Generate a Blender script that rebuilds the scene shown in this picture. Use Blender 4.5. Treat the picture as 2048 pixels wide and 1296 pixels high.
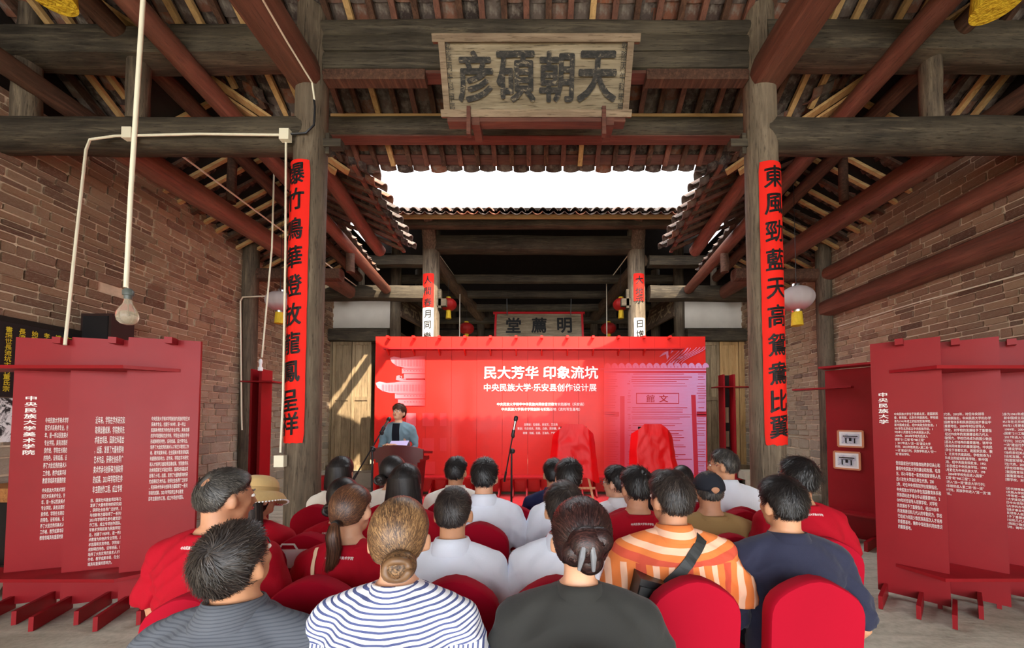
import bpy, bmesh, math, random
import numpy as np
from mathutils import Vector, Matrix, noise
from mathutils.bvhtree import BVHTree
random.seed(7); np.random.seed(7)
for o in list(bpy.data.objects): bpy.data.objects.remove(o)
SC = bpy.context.scene; COL = SC.collection
PI = math.pi
# ---------------------------------------------------------------- camera, sky, sun, exposure
FPX, YC, XC, TH, EYE = 760.0, 810.8, 1075.0, math.radians(2.2), 1.5
cam = bpy.data.cameras.new('camera'); cam_o = bpy.data.objects.new('camera', cam); COL.objects.link(cam_o)
cam.sensor_fit = 'HORIZONTAL'; cam.sensor_width = 36; cam.lens = 36*FPX/2048
cam.shift_x = -(XC-1024)/2048; cam.shift_y = (YC-648)/2048; cam.clip_start = 0.02; cam.clip_end = 200
cam_o.location = (0, 0, EYE); cam_o.rotation_euler = (PI/2+TH, 0, 0); SC.camera = cam_o
w = bpy.data.worlds.new('sky'); SC.world = w; w.use_nodes = True
bg = w.node_tree.nodes['Background']; bg.inputs[0].default_value = (.93, .96, 1, 1); bg.inputs[1].default_value = 2.0
sun = bpy.data.lights.new('sun', 'SUN'); sun.energy = 3.6; sun.angle = math.radians(.8); sun.color = (1, .86, .66)
sun_o = bpy.data.objects.new('sun', sun); COL.objects.link(sun_o)
sun_o.rotation_euler = Vector((-.64, 1, -1.06)).to_track_quat('-Z', 'Y').to_euler()
SC.view_settings.view_transform = 'Standard'; SC.view_settings.look = 'None'
SC.view_settings.gamma = 1; SC.view_settings.use_curve_mapping = False; SC.view_settings.exposure = 2.0
SC.cycles.max_bounces = 10; SC.cycles.diffuse_bounces = 6; SC.cycles.use_denoising = True
SC.cycles.sample_clamp_indirect = 8

def P(px, py, d):
    "world point at depth d (metres in front of the viewer) seen at photograph pixel px, py"
    u = (px-XC)/FPX; v = (YC-py)/FPX
    dy = math.cos(TH)-v*math.sin(TH); k = d/dy
    return Vector((u*k, d, EYE+(math.sin(TH)+v*math.cos(TH))*k))
def Fl(px, py, z=0.0):
    u = (px-XC)/FPX; v = (YC-py)/FPX
    dz = math.sin(TH)+v*math.cos(TH); k = (z-EYE)/dz
    return Vector((u*k, (math.cos(TH)-v*math.sin(TH))*k, z))
# ---------------------------------------------------------------- mesh helpers
def srgb(r, g, b):
    return tuple(((c/255)/12.92 if c/255 <= .04045 else ((c/255+.055)/1.055)**2.4) for c in (r, g, b))+(1,)
class MB:
    def __init__(s): s.v = []; s.f = []
    def add(s, vs, fs):
        n = len(s.v); s.v += [tuple(v) for v in vs]; s.f += [tuple(i+n for i in f) for f in fs]; return s
    def box(s, c, size, R=None):
        x, y, z = size[0]/2, size[1]/2, size[2]/2; c = Vector(c)
        vs = [Vector(p) for p in ((-x,-y,-z),(x,-y,-z),(x,y,-z),(-x,y,-z),(-x,-y,z),(x,-y,z),(x,y,z),(-x,y,z))]
        if R is not None: vs = [R@v for v in vs]
        return s.add([c+v for v in vs], [(0,3,2,1),(4,5,6,7),(0,1,5,4),(1,2,6,5),(2,3,7,6),(3,0,4,7)])
    def bar(s, a, b, wd, h, up=(0,0,1)):
        a = Vector(a); b = Vector(b); d = (b-a); L = d.length; y = d/L
        x = y.cross(Vector(up)); x = x.normalized() if x.length > 1e-6 else Vector((1,0,0)); z = x.cross(y)
        R = Matrix((x, y, z)).transposed()
        return s.box((a+b)/2, (wd, L, h), R)
    def loft(s, rings, cap=True):
        n = len(rings[0]); vs = [p for r in rings for p in r]; fs = []
        for i in range(len(rings)-1):
            for j in range(n):
                k = (j+1) % n; fs.append((i*n+j, i*n+k, (i+1)*n+k, (i+1)*n+j))
        if cap: fs.append(tuple(reversed(range(n)))); fs.append(tuple((len(rings)-1)*n+j for j in range(n)))
        return s.add(vs, fs)
    def tube(s, pts, rad, n=10, ry=None, side=None, cap=True):
        "rad: radius per point (or one); ry: second radius; side: fixed side axis"
        pts = [Vector(p) for p in pts]; m = len(pts)
        if not hasattr(rad, '__len__'): rad = [rad]*m
        if ry is None: ry = rad
        elif not hasattr(ry, '__len__'): ry = [ry]*m
        rings = []; px = None
        for i, p in enumerate(pts):
            t = (pts[min(i+1, m-1)]-pts[max(i-1, 0)]).normalized()
            if side is not None: x = Vector(side)
            elif px is None: x = Vector((0,0,1)) if abs(t.z) < .9 else Vector((1,0,0))
            else: x = px
            x = (x-t*x.dot(t)).normalized(); y = t.cross(x); px = x
            rings.append([p+x*(rad[i]*math.cos(a))+y*(ry[i]*math.sin(a)) for a in [2*PI*k/n for k in range(n)]])
        return s.loft(rings, cap)
    def lathe(s, c, prof, n=16):
        c = Vector(c)
        return s.loft([[c+Vector((r*math.cos(2*PI*k/n), r*math.sin(2*PI*k/n), z)) for k in range(n)] for r, z in prof])
    def ell(s, c, r, n=16, m=10, R=None):
        c = Vector(c); rings = []
        for i in range(m+1):
            t = -PI/2+PI*i/m; cr = max(math.cos(t), .03)
            ring = [Vector((r[0]*cr*math.cos(2*PI*k/n), r[1]*cr*math.sin(2*PI*k/n), r[2]*math.sin(t))) for k in range(n)]
            rings.append([c+((R@q) if R is not None else q) for q in ring])
        return s.loft(rings)
    def prism(s, poly, z0, z1, M=None):
        n = len(poly); vs = [Vector((p[0], p[1], z0)) for p in poly]+[Vector((p[0], p[1], z1)) for p in poly]
        if M is not None: vs = [M@v for v in vs]
        fs = [tuple(reversed(range(n))), tuple(range(n, 2*n))]+[(i, (i+1) % n, n+(i+1) % n, n+i) for i in range(n)]
        return s.add(vs, fs)
    def log(s, a, b, r, wob=.06, n=14, m=12, sq=0, seed=0, r2=None):
        a = Vector(a); b = Vector(b); t = (b-a).normalized()
        x = Vector((0,0,1)) if abs(t.z) < .9 else Vector((1,0,0)); x = (x-t*x.dot(t)).normalized(); y = t.cross(x); rings = []
        r2 = r if r2 is None else r2
        for i in range(m+1):
            u = i/m; p = a.lerp(b, u); R = r+(r2-r)*u
            off = x*(noise.noise(Vector((u*2, seed, 0)))*wob*R*1.2)+y*(noise.noise(Vector((u*2, seed, 5)))*wob*R*1.2)
            ring = []
            for k in range(n):
                q = 2*PI*k/n; rr = R*(1+wob*noise.noise(Vector((math.cos(q)*1.5, math.sin(q)*1.5+seed, u*4))))
                if sq:
                    c_, s_ = math.cos(q), math.sin(q); rr *= (1-sq)+sq/max(abs(c_), abs(s_))*.9
                ring.append(p+off+x*rr*math.cos(q)+y*rr*math.sin(q))
            rings.append(ring)
        return s.loft(rings)
    def mesh(s, name, smooth=False, M=None):
        me = bpy.data.meshes.new(name); vs = s.v
        if M is not None: vs = [tuple(M@Vector(v)) for v in vs]
        me.from_pydata(vs, [], s.f); me.update()
        if smooth: me.shade_smooth()
        return me
    def __len__(s): return len(s.v)
SMOOTH_ANG = math.radians(42)
def setp(o, label=None, cat=None, group=None, kind=None):
    if label: o['label'] = label
    if cat: o['category'] = cat
    if group: o['group'] = group
    if kind: o['kind'] = kind
    return o
def fin_mesh(mb, name, mat, smooth, M=None):
    me = mb.mesh(name, False, M)
    if mat: me.materials.append(mat)
    if smooth:
        me.shade_smooth()
        if smooth != 'all': me.set_sharp_from_angle(angle=SMOOTH_ANG)
    return me
def top(name, mb, mat, label=None, cat=None, group=None, kind=None, smooth=True):
    "a top-level thing that is one mesh (world coordinates), origin set to its base"
    vs = np.array(mb.v); lo = vs.min(0); hi = vs.max(0); c = Vector(((lo[0]+hi[0])/2, (lo[1]+hi[1])/2, lo[2]))
    if kind == 'structure': c = Vector((0,0,0))
    o = bpy.data.objects.new(name, fin_mesh(mb, name, mat, smooth, Matrix.Translation(-c))); o.location = c; COL.objects.link(o)
    return setp(o, label, cat, group, kind)
def empty(name, loc, label=None, cat=None, group=None, rz=0, kind=None):
    o = bpy.data.objects.new(name, None); o.empty_display_size = .1; o.location = loc; o.rotation_euler = (0, 0, rz); COL.objects.link(o)
    o['_w'] = 0
    del o['_w']
    return setp(o, label, cat, group, kind)
def wmat(o):
    M = Matrix.Translation(o.location)@o.rotation_euler.to_matrix().to_4x4()
    return wmat(o.parent)@M if o.parent else M
def part(name, mb, mat, parent, smooth=True, label=None, kind=None, local=False):
    "a part; its coordinates are world unless local=True"
    M = None if local else wmat(parent).inverted()
    me = fin_mesh(mb, name, mat, smooth, M) if isinstance(mb, MB) else mb
    o = bpy.data.objects.new(name, me); o.parent = parent; COL.objects.link(o)
    if label: o['label'] = label
    if kind: o['kind'] = kind
    return o
def inst(name, me, parent, M, kind=None, local=False):
    "shared-mesh piece placed by matrix M"
    o = bpy.data.objects.new(name, me); o.parent = parent; COL.objects.link(o)
    o.matrix_local = M if local else wmat(parent).inverted()@M
    if kind: o['kind'] = kind
    return o
def copy_tree(o, parent=None):
    c = o.copy(); COL.objects.link(c)
    if parent is not None: c.parent = parent
    for ch in [k for k in bpy.data.objects if k.parent == o]: copy_tree(ch, c)
    return c
def remesh(mb, name, voxel, it=3, fac=.5):
    me = mb.mesh(name); o = bpy.data.objects.new('tmp', me); COL.objects.link(o)
    m = o.modifiers.new('r', 'REMESH'); m.mode = 'VOXEL'; m.voxel_size = voxel; m.use_smooth_shade = True
    if it:
        k = o.modifiers.new('s', 'SMOOTH'); k.iterations = it; k.factor = fac
    dg = bpy.context.evaluated_depsgraph_get(); r = bpy.data.meshes.new_from_object(o.evaluated_get(dg))
    bpy.data.objects.remove(o); bpy.data.meshes.remove(me); r.name = name; r.shade_smooth(); return r
# ---------------------------------------------------------------- text
def text_mb(txt, size, align='CENTER', off=0.0, space=1.0, line=1.0, maxseg=2):
    cu = bpy.data.curves.new('t', 'FONT'); cu.body = txt; cu.size = size; cu.align_x = align; cu.align_y = 'CENTER'
    cu.offset = off; cu.space_character = space; cu.space_line = line; cu.resolution_u = maxseg
    o = bpy.data.objects.new('tmp', cu); COL.objects.link(o)
    dg = bpy.context.evaluated_depsgraph_get(); me = bpy.data.meshes.new_from_object(o.evaluated_get(dg))
    mb = MB(); mb.v = [tuple(v.co) for v in me.vertices]; mb.f = [tuple(p.vertices) for p in me.polygons]
    bpy.data.objects.remove(o); bpy.data.curves.remove(cu); bpy.data.meshes.remove(me); return mb
def bold(txt, size, k, align='CENTER', line=1.0):
    "heavier strokes: the outline repeated with tiny shifts, each a hair further out"
    t = text_mb(txt, size, align, 0, 1, line, 3); r = MB()
    for i, (dx, dy) in enumerate(((0,0),(k,0),(-k,0),(0,k),(0,-k),(k*.7,k*.7),(-k*.7,-k*.7),(k*.7,-k*.7),(-k*.7,k*.7))):
        r.add([(v[0]+dx*size, v[1]+dy*size, v[2]+i*.00002) for v in t.v], t.f)
    return r
def center(mb, w=None, h=None):
    v = np.array(mb.v); lo = v.min(0); hi = v.max(0); c = (lo+hi)/2; sx = w/(hi[0]-lo[0]) if w else 1; sy = h/(hi[1]-lo[1]) if h else sx
    v = (v-c)*np.array([sx, sy, 1]); mb.v = [tuple(q) for q in v]; return mb
def xf(mb, M):
    r = MB(); r.f = list(mb.f); r.v = [tuple(M@Vector(v)) for v in mb.v]; return r
def basis(o, x, y):
    x = Vector(x).normalized(); y = Vector(y); y = (y-x*y.dot(x)).normalized(); z = x.cross(y)
    return Matrix.Translation(o)@Matrix((x, y, z)).transposed().to_4x4()
def slice_x(mb, n):
    bm = bmesh.new(); vs = [bm.verts.new(v) for v in mb.v]
    for f in mb.f:
        try: bm.faces.new([vs[i] for i in f])
        except ValueError: pass
    xs = [v[0] for v in mb.v]; a, b = min(xs), max(xs)
    for i in range(1, n):
        bmesh.ops.bisect_plane(bm, geom=bm.verts[:]+bm.edges[:]+bm.faces[:], plane_co=(a+(b-a)*i/n, 0, 0), plane_no=(1,0,0))
    bm.verts.index_update(); r = MB(); r.v = [tuple(v.co) for v in bm.verts]; r.f = [tuple(v.index for v in f.verts) for f in bm.faces]; bm.free(); return r
# ---------------------------------------------------------------- materials
class NT:
    def __init__(s, name):
        s.m = bpy.data.materials.new(name); s.m.use_nodes = True; s.t = s.m.node_tree; s.b = s.t.nodes['Principled BSDF']
    def n(s, typ, **kw):
        nd = s.t.nodes.new(typ)
        for k, v in kw.items():
            if k in nd.inputs: nd.inputs[k].default_value = v
            else: setattr(nd, k, v)
        return nd
    def l(s, a, b): s.t.links.new(a, b)
    def coord(s, scale=(1,1,1), rot=(0,0,0), out='Object'):
        tc = s.n('ShaderNodeTexCoord'); mp = s.n('ShaderNodeMapping'); mp.inputs['Scale'].default_value = scale; mp.inputs['Rotation'].default_value = rot
        s.l(tc.outputs[out], mp.inputs[0]); return mp.outputs[0]
    def noise(s, vec, scale, detail=4, rough=.55, dist=0):
        nd = s.n('ShaderNodeTexNoise'); nd.inputs['Scale'].default_value = scale; nd.inputs['Detail'].default_value = detail
        nd.inputs['Roughness'].default_value = rough; nd.inputs['Distortion'].default_value = dist
        if vec is not None: s.l(vec, nd.inputs['Vector'])
        return nd.outputs[0]
    def ramp(s, fac, stops):
        nd = s.n('ShaderNodeValToRGB'); el = nd.color_ramp.elements
        while len(el) > 1: el.remove(el[-1])
        el[0].position = stops[0][0]; el[0].color = stops[0][1]
        for p, c in stops[1:]:
            e = el.new(p); e.color = c
        s.l(fac, nd.inputs[0]); return nd.outputs[0]
    def mix(s, fac, a, b, mode='MIX'):
        nd = s.n('ShaderNodeMix'); nd.data_type = 'RGBA'; nd.blend_type = mode
        for i, x in ((0, fac), (6, a), (7, b)):
            if hasattr(x, 'is_output'): s.l(x, nd.inputs[i])
            else: nd.inputs[i].default_value = x
        return nd.outputs[2]
    def math(s, op, a, b=0.0, c=0.0):
        nd = s.n('ShaderNodeMath'); nd.operation = op
        for i, x in enumerate((a, b, c)):
            if hasattr(x, 'is_output'): s.l(x, nd.inputs[i])
            else: nd.inputs[i].default_value = x
        return nd.outputs[0]
    def sep(s, vec):
        nd = s.n('ShaderNodeSeparateXYZ'); s.l(vec, nd.inputs[0]); return nd.outputs
    def col(s, c):
        if hasattr(c, 'is_output'): s.l(c, s.b.inputs['Base Color'])
        else: s.b.inputs['Base Color'].default_value = c
    def bump(s, h, dist=.01, st=.6):
        nd = s.n('ShaderNodeBump'); nd.inputs['Strength'].default_value = st; nd.inputs['Distance'].default_value = dist
        s.l(h, nd.inputs['Height']); s.l(nd.outputs[0], s.b.inputs['Normal'])
    def rough(s, r, spec=None):
        if hasattr(r, 'is_output'): s.l(r, s.b.inputs['Roughness'])
        else: s.b.inputs['Roughness'].default_value = r
        if spec is not None: s.b.inputs['Specular IOR Level'].default_value = spec
def dim(c, k): return (c[0]*k, c[1]*k, c[2]*k, 1)
def m_plain(name, c, rough=.6, spec=.3, metal=0, var=.12, scale=6):
    t = NT(name); t.rough(rough, spec); t.b.inputs['Metallic'].default_value = metal
    n = t.noise(t.coord(), scale); t.col(t.ramp(n, [(.25, dim(c, 1-var)), (.75, dim(c, 1+var))])); return t.m
def m_wood(name, c1, c2, c3, axis='X', sc=3.0, rough=.75, crack=.5, spec=.2):
    s = {'X': (.18, 2.4, 2.4), 'Y': (2.4, .18, 2.4), 'Z': (2.4, 2.4, .18)}[axis]
    t = NT(name); v = t.coord(s); big = t.noise(t.coord((.6,.6,.6)), 2.2, 5)
    g = t.noise(v, sc*4, 6, .65, .6); f = t.noise(v, sc*16, 3, .6)
    c = t.ramp(g, [(.3, c1), (.52, c2), (.75, c3)])
    c = t.mix(t.ramp(big, [(.35, (0,0,0,1)), (.7, (1,1,1,1))]), c, t.mix(.5, c, c3))
    ck = t.ramp(f, [(.32, (0,0,0,1)), (.42, (1,1,1,1))])
    c = t.mix(crack, c, ck, 'MULTIPLY'); rnd = t.n('ShaderNodeObjectInfo').outputs['Random']
    c = t.mix(t.math('MULTIPLY', rnd, .35), c, dim(c1, .6)); t.col(c); t.rough(rough, spec)
    t.bump(t.math('ADD', t.math('MULTIPLY', g, .6), t.math('MULTIPLY', ck, .4)), .008, .7); return t.m
def m_fabric(name, c, rough=.8, wr=.5, sheen=.0, weave=900, sc=5, spec=.2):
    t = NT(name); v = t.coord((1,1,.5)); n = t.noise(v, sc, 3, .5, .4); t.col(t.mix(n, dim(c, .88), dim(c, 1.1)))
    fine = t.noise(t.coord(), weave/4, 2); t.rough(rough, spec)
    t.bump(t.math('ADD', n, t.math('MULTIPLY', fine, .04)), .03*wr, .8)
    if sheen: t.b.inputs['Sheen Weight'].default_value = sheen
    return t.m
MAT = {}
def W(*a): return srgb(*a)
MAT['wood_x'] = m_wood('old_wood_x', W(32,28,24), W(62,55,46), W(108,97,79), 'X')
MAT['wood_y'] = m_wood('old_wood_y', W(46,36,30), W(88,70,56), W(130,104,82), 'Y')
MAT['wood_z'] = m_wood('old_wood_z', W(44,37,32), W(86,74,62), W(136,120,98), 'Z')
MAT['col_z'] = m_wood('column_wood', W(58,48,40), W(104,90,74), W(150,134,112), 'Z', 2.2, .8, .6)
MAT['redtint_y'] = m_wood('red_light_tint_wood_y', W(70,42,34), W(108,64,50), W(144,94,74), 'Y', 2.5, .5, .25, .4)  # reddish timber, red bounce light mixed into the wood colour
MAT['redtint_x'] = m_wood('red_light_tint_wood_x', W(60,37,31), W(92,54,44), W(124,82,66), 'X', 2.5, .6, .25, .3)  # crosswise timbers, the red light likewise put into the colour
MAT['pale_x'] = m_wood('pale_lath_x', W(150,112,70), W(190,150,98), W(214,178,124), 'X', 3, .7, .2)
MAT['pale_y'] = m_wood('pale_lath_y', W(150,112,70), W(190,150,98), W(214,178,124), 'Y', 3, .7, .2)
MAT['rafter'] = m_wood('rafter_wood', W(44,30,25), W(78,53,42), W(116,82,62), 'Y', 3, .8, .3)
MAT['door'] = m_wood('door_wood', W(96,80,60), W(150,128,98), W(182,160,126), 'Z', 2.2, .8, .35)
MAT['door_new'] = m_wood('new_door_wood', W(150,112,66), W(192,152,100), W(212,176,124), 'Z', 2, .6, .2)
MAT['plaque'] = m_wood('plaque_wood', W(88,76,60), W(132,117,94), W(172,158,134), 'X', 2.0, .85, .55)
MAT['plaque_frame'] = m_wood('plaque_frame_wood', W(96,78,62), W(128,108,88), W(158,138,114), 'X', 2.5, .8, .4)
MAT['ink'] = m_plain('ink', W(24,22,22), .6, .3)
_t = NT('worn_ink'); _n = _t.noise(_t.coord((1,1,2.5)), 16, 6, .75, .5); _t.col(_t.ramp(_n, [(.42, W(46,45,44)), (.56, W(66,62,58)), (.66, W(140,126,104))])); _t.rough(.85, .1); MAT['worn_ink'] = _t.m
MAT['plaster'] = m_plain('plaster', W(196,188,176), .9, .1, 0, .08, 3)
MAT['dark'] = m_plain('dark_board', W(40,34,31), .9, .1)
MAT['white_pvc'] = m_plain('white_conduit', W(222,214,190), .5, .4, 0, .04)
MAT['white'] = m_plain('white_paint', W(240,240,240), .6, .3, 0, .02)
MAT['black'] = m_plain('black_metal', W(26,26,28), .4, .5, 0, .1)
MAT['chrome'] = m_plain('silver_metal', W(205,205,205), .25, .5, 1, .03)
MAT['yellow'] = m_fabric('yellow_tassel', W(206,170,44), .7, 1, 0, 300, 30)
def m_tile():
    t = NT('roof_tile_clay'); oi = t.n('ShaderNodeObjectInfo').outputs['Random']; ge = t.n('ShaderNodeNewGeometry').outputs['Random Per Island']
    r = t.math('FRACT', t.math('ADD', oi, ge)); n = t.noise(t.coord(), 14, 6, .7)
    c = t.ramp(r, [(0, W(50,42,40)), (.35, W(76,61,56)), (.7, W(92,80,74)), (.86, W(128,76,54)), (1, W(68,62,60))])
    c = t.mix(t.ramp(n, [(.45, (0,0,0,1)), (.72, (1,1,1,1))]), c, W(122,112,102)); t.col(c); t.rough(.9, .15); t.bump(n, .006, .6); return t.m
MAT['tile'] = m_tile()
def m_brick():
    t = NT('wall_brick'); oi = t.n('ShaderNodeObjectInfo').outputs['Random']; ge = t.n('ShaderNodeNewGeometry').outputs['Random Per Island']
    r = t.math('FRACT', t.math('ADD', oi, ge)); v = t.coord(); n = t.noise(v, 9, 6, .7); n2 = t.noise(v, 45, 4, .6)
    c = t.ramp(r, [(0, W(104,84,70)), (.2, W(150,128,106)), (.45, W(172,150,122)), (.7, W(158,130,104)), (.87, W(140,118,100)), (.93, W(92,78,68)), (1, W(182,160,132))])
    c = t.mix(t.ramp(n, [(.5, (0,0,0,1)), (.75, (.7,.7,.7,1))]), c, W(186,176,156))
    z = t.sep(t.n('ShaderNodeNewGeometry').outputs['Position'])[2]
    lowf = t.n('ShaderNodeMapRange'); t.l(t.math('ADD', z, t.math('MULTIPLY', t.noise(t.n('ShaderNodeNewGeometry').outputs['Position'], 1.5), .9)), lowf.inputs[0]); lowf.inputs[1].default_value = 1.5; lowf.inputs[2].default_value = 3.1
    c = t.mix(lowf.outputs[0], t.mix(.45, c, W(176,172,158)), t.mix(.25, c, W(150,96,74)))  # low stones are paler; red bounce light is tinted into the upper bricks
    t.col(c); t.rough(.92, .12); t.bump(t.math('ADD', n, t.math('MULTIPLY', n2, .5)), .02, .8); return t.m
MAT['brick'] = m_brick()
MAT['mortar'] = m_plain('mortar', W(202,184,158), .95, .1, 0, .25, 8)
def m_floor():
    t = NT('stone_floor'); g = t.n('ShaderNodeNewGeometry').outputs['Position']; mp = t.n('ShaderNodeMapping'); mp.inputs['Scale'].default_value = (.7, 3.2, 1); t.l(g, mp.inputs[0])
    n = t.noise(mp.outputs[0], 2.2, 7, .65, .8); n2 = t.noise(g, 30, 4)
    c = t.ramp(n, [(.28, W(134,133,118)), (.45, W(172,171,154)), (.6, W(196,195,178)), (.78, W(212,211,196))]); t.col(t.mix(.25, c, t.ramp(n2, [(.3, W(90,88,80)), (.6, W(180,178,164))]))); t.rough(.6, .35)
    t.bump(t.math('ADD', n, t.math('MULTIPLY', n2, .3)), .01, .5); return t.m
MAT['floor'] = m_floor()
MAT['slab'] = m_plain('stone_slab', W(176,168,150), .85, .2, 0, .2, 4)
def m_redpanel(name, c, rough, coat):
    t = NT(name); v = t.coord(); n = t.noise(v, 2.2, 4); t.col(t.ramp(n, [(.3, dim(c, .92)), (.7, dim(c, 1.06))]))
    t.rough(t.math('MULTIPLY_ADD', t.noise(v, 3, 3), .15, rough-.07), .5); t.b.inputs['Specular IOR Level'].default_value = .28; t.b.inputs['Coat Weight'].default_value = coat; t.b.inputs['Coat Roughness'].default_value = .12
    t.bump(t.noise(v, 1.3, 2), .01, .12); return t.m
MAT['panel'] = m_redpanel('red_lacquer_panel', W(138,12,22), .5, .06)
MAT['screen'] = m_redpanel('red_screen_panel', W(212,34,26), .45, .12)
MAT['screen_edge'] = m_plain('red_rail', W(178,20,28), .5, .4, 0, .05)
MAT['paper_red'] = m_fabric('red_paper', W(222,34,22), .75, .25, 0, 200, 3)
MAT['paper_pale'] = m_fabric('faded_paper', W(236,232,222), .8, .3, 0, 200, 3)
MAT['print_white'] = m_plain('white_print', W(232,226,222), .6, .2, 0, .0)
MAT['gold_print'] = m_plain('yellow_print', W(206,184,40), .6, .3, 0, .1)
MAT['carpet'] = m_fabric('red_carpet', W(214,26,34), .9, .3, .2, 400, 20)
MAT['silk'] = m_fabric('red_silk', W(222,0,10), .42, 1.2, .0, 60, 3, .3)
MAT['chair'] = m_fabric('red_chair_cover', W(166,0,34), .85, .12, .0, 600, 3)
# ================================================================ SETTING
def inframe(p):
    if p[1] < .2: return None
    dx = p[0]; dy = p[1]; dz = p[2]-EYE
    f = dy*math.cos(TH)+dz*math.sin(TH); u = dz*math.cos(TH)-dy*math.sin(TH)
    px = XC+FPX*dx/f; py = YC-FPX*u/f
    return (px, py) if -20 < px < 2068 and -20 < py < 1316 else None
def zat(py, d): return P(XC, py, d).z
WX = 5.1
fl = MB(); fl.box((0, 5, -.1), (30, 30, .2)); top('floor', fl, MAT['floor'], kind='structure', smooth=False)
# ---- brick walls
def brick_mesh(seed):
    rnd = random.Random(seed); mb = MB(); c = .06
    ring = lambda x, s: [Vector((x, a*s[0], b*s[1])) for a, b in ((-.5+c*.6,-.5),(.5-c*.6,-.5),(.5,-.5+c*2),(.5,.5-c*2),(.5-c*.6,.5),(-.5+c*.6,.5),(-.5,.5-c*2),(-.5,-.5+c*2))]
    r0 = ring(-.5, (1,1)); r1 = ring(.25, (1,1)); r2 = ring(.5, (.965,.86))
    for r in (r1, r2):
        for p in r: p.y += rnd.uniform(-.015,.015); p.z += rnd.uniform(-.05,.05); p.x += rnd.uniform(-.1,.1)
    mb.loft([r0, r1, r2]); me = mb.mesh('brick'); me.materials.append(MAT['brick']); return mb, me
BR = [brick_mesh(i) for i in range(5)]
def brick_wall(name, sx, y0, y1, ztop, holes=()):
    rnd = random.Random(11 if sx < 0 else 12)
    wl = MB(); wl.box((sx*(WX+.15), 4.0, (ztop)/2), (.30, 18.6, ztop)); root = top(name, wl, MAT['mortar'], kind='structure', smooth=False)
    L = []; z = .0
    while z < ztop-.03:
        h = rnd.uniform(.13,.19) if z < 1.0 else rnd.choice((.06,.075,.085,.095,.11))
        y = y0-rnd.uniform(0,.3); hh = min(h, ztop-z)
        while y < y1:
            l = rnd.uniform(.2,.42) if z < 1.0 else rnd.choice((.12,.2,.24,.27,.3))*rnd.uniform(.9,1.1)
            cy = y+l/2; cz = z+hh/2
            if not any(a < cy < b and c_ < cz < d_ for a, b, c_, d_ in holes):
                dp = .05; L.append((cy, cz, l-.012, hh-.010, rnd.uniform(-.006,.010), rnd.randrange(5)))
            y += l
        z += hh
    def key(b):
        f = inframe((sx*WX, b[0], b[1]))
        return (0 if f else 1, b[0]-30*b[2]*b[3])
    L.sort(key=key); st = MB()
    for i, (cy, cz, l, h, pr, k) in enumerate(L):
        M = Matrix.Translation((sx*(WX+.013-pr), cy, cz))@Matrix.Diagonal((-sx*.05, -sx*l, h, 1))
        if i < 300: inst('brick', BR[k][1], root, M, local=True)
        else: st.add([M@Vector(v) for v in BR[k][0].v], BR[k][0].f)
    part('brick_courses', st, MAT['brick'], root, smooth=False, kind='stuff'); return root
brick_wall('wall_left', -1, 2.4, 9.3, 4.66, holes=[(4.42,4.58,2.98,3.10)])
brick_wall('wall_right', 1, 2.4, 9.3, 4.66)
# ---- roofs
def tile_mesh(wd=.205, sag=.055, L=.2, th=.013, n=6, up=-1):
    mb = MB(); rings = []
    for y in (-L/2, L/2):
        k = 1.0 if y > 0 else .93; o_ = []; i_ = []
        for j in range(n+1):
            a = -1+2*j/n; x = a*wd/2*k; z = up*sag*(1-a*a)
            o_.append(Vector((x, y, z))); i_.append(Vector((x*.97, y, z+th)))
        rings.append(o_+i_[::-1])
    mb.loft(rings); return mb
TCH = tile_mesh(); TCV = tile_mesh(wd=.17, up=1, sag=.06)
ME_CH = TCH.mesh('roof_tile'); ME_CH.materials.append(MAT['tile']); ME_CV = TCV.mesh('cover_tile'); ME_CV.materials.append(MAT['tile'])
PITCH, EXPO = .21, .125
def frame(o, lat, down, lift=0, tilt=.06):
    lat = Vector(lat).normalized(); down = Vector(down).normalized(); n = lat.cross(down)
    if n.z < 0: lat = -lat; n = lat.cross(down)
    return Matrix.Translation(Vector(o)+n*lift)@Matrix((lat, down, n)).transposed().to_4x4()@Matrix.Rotation(-tilt, 4, 'X')
def put_tiles(root, cells, cover, limit=300):
    "cells: (matrix) list of channel tiles; cover: list of convex tiles at eaves"
    def vis(M):
        p = M.translation; f = inframe(p); return (0 if f else 1, p.y)
    cells.sort(key=vis); st = MB()
    lim = max(0, limit-len(cover))
    for i, M in enumerate(cells):
        if i < lim: inst('roof_tile', ME_CH, root, M, local=True)
        else: st.add([M@Vector(v) for v in TCH.v], TCH.f)
    for M in cover: inst('cover_tile', ME_CV, root, M, local=True)
    if len(st): part('roof_tiling', st, MAT['tile'], root, kind='stuff')
rnd = random.Random(5)
jit = lambda M: M@Matrix.Rotation(rnd.uniform(-.04,.04), 4, 'Z')@Matrix.Translation((rnd.uniform(-.006,.006), rnd.uniform(-.012,.012), rnd.uniform(0,.006)))
EY, EZ, SL = 4.63, 4.66, .62                       # near eave: depth, height, slope
zf = lambda y: EZ+(EY-y)*SL
HW = 2.2
ze = lambda y: 4.60-.165*(max(y, EY)-EY)
def zs(x, y):
    x = abs(x); return ze(y)+.45*(x-HW) if x < 3.9 else ze(y)+.45*1.7-.55*(x-3.9)
def fy(x): return min(EY, EY+(EZ-zs(x, EY))/SL) if abs(x) > HW else EY
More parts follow.
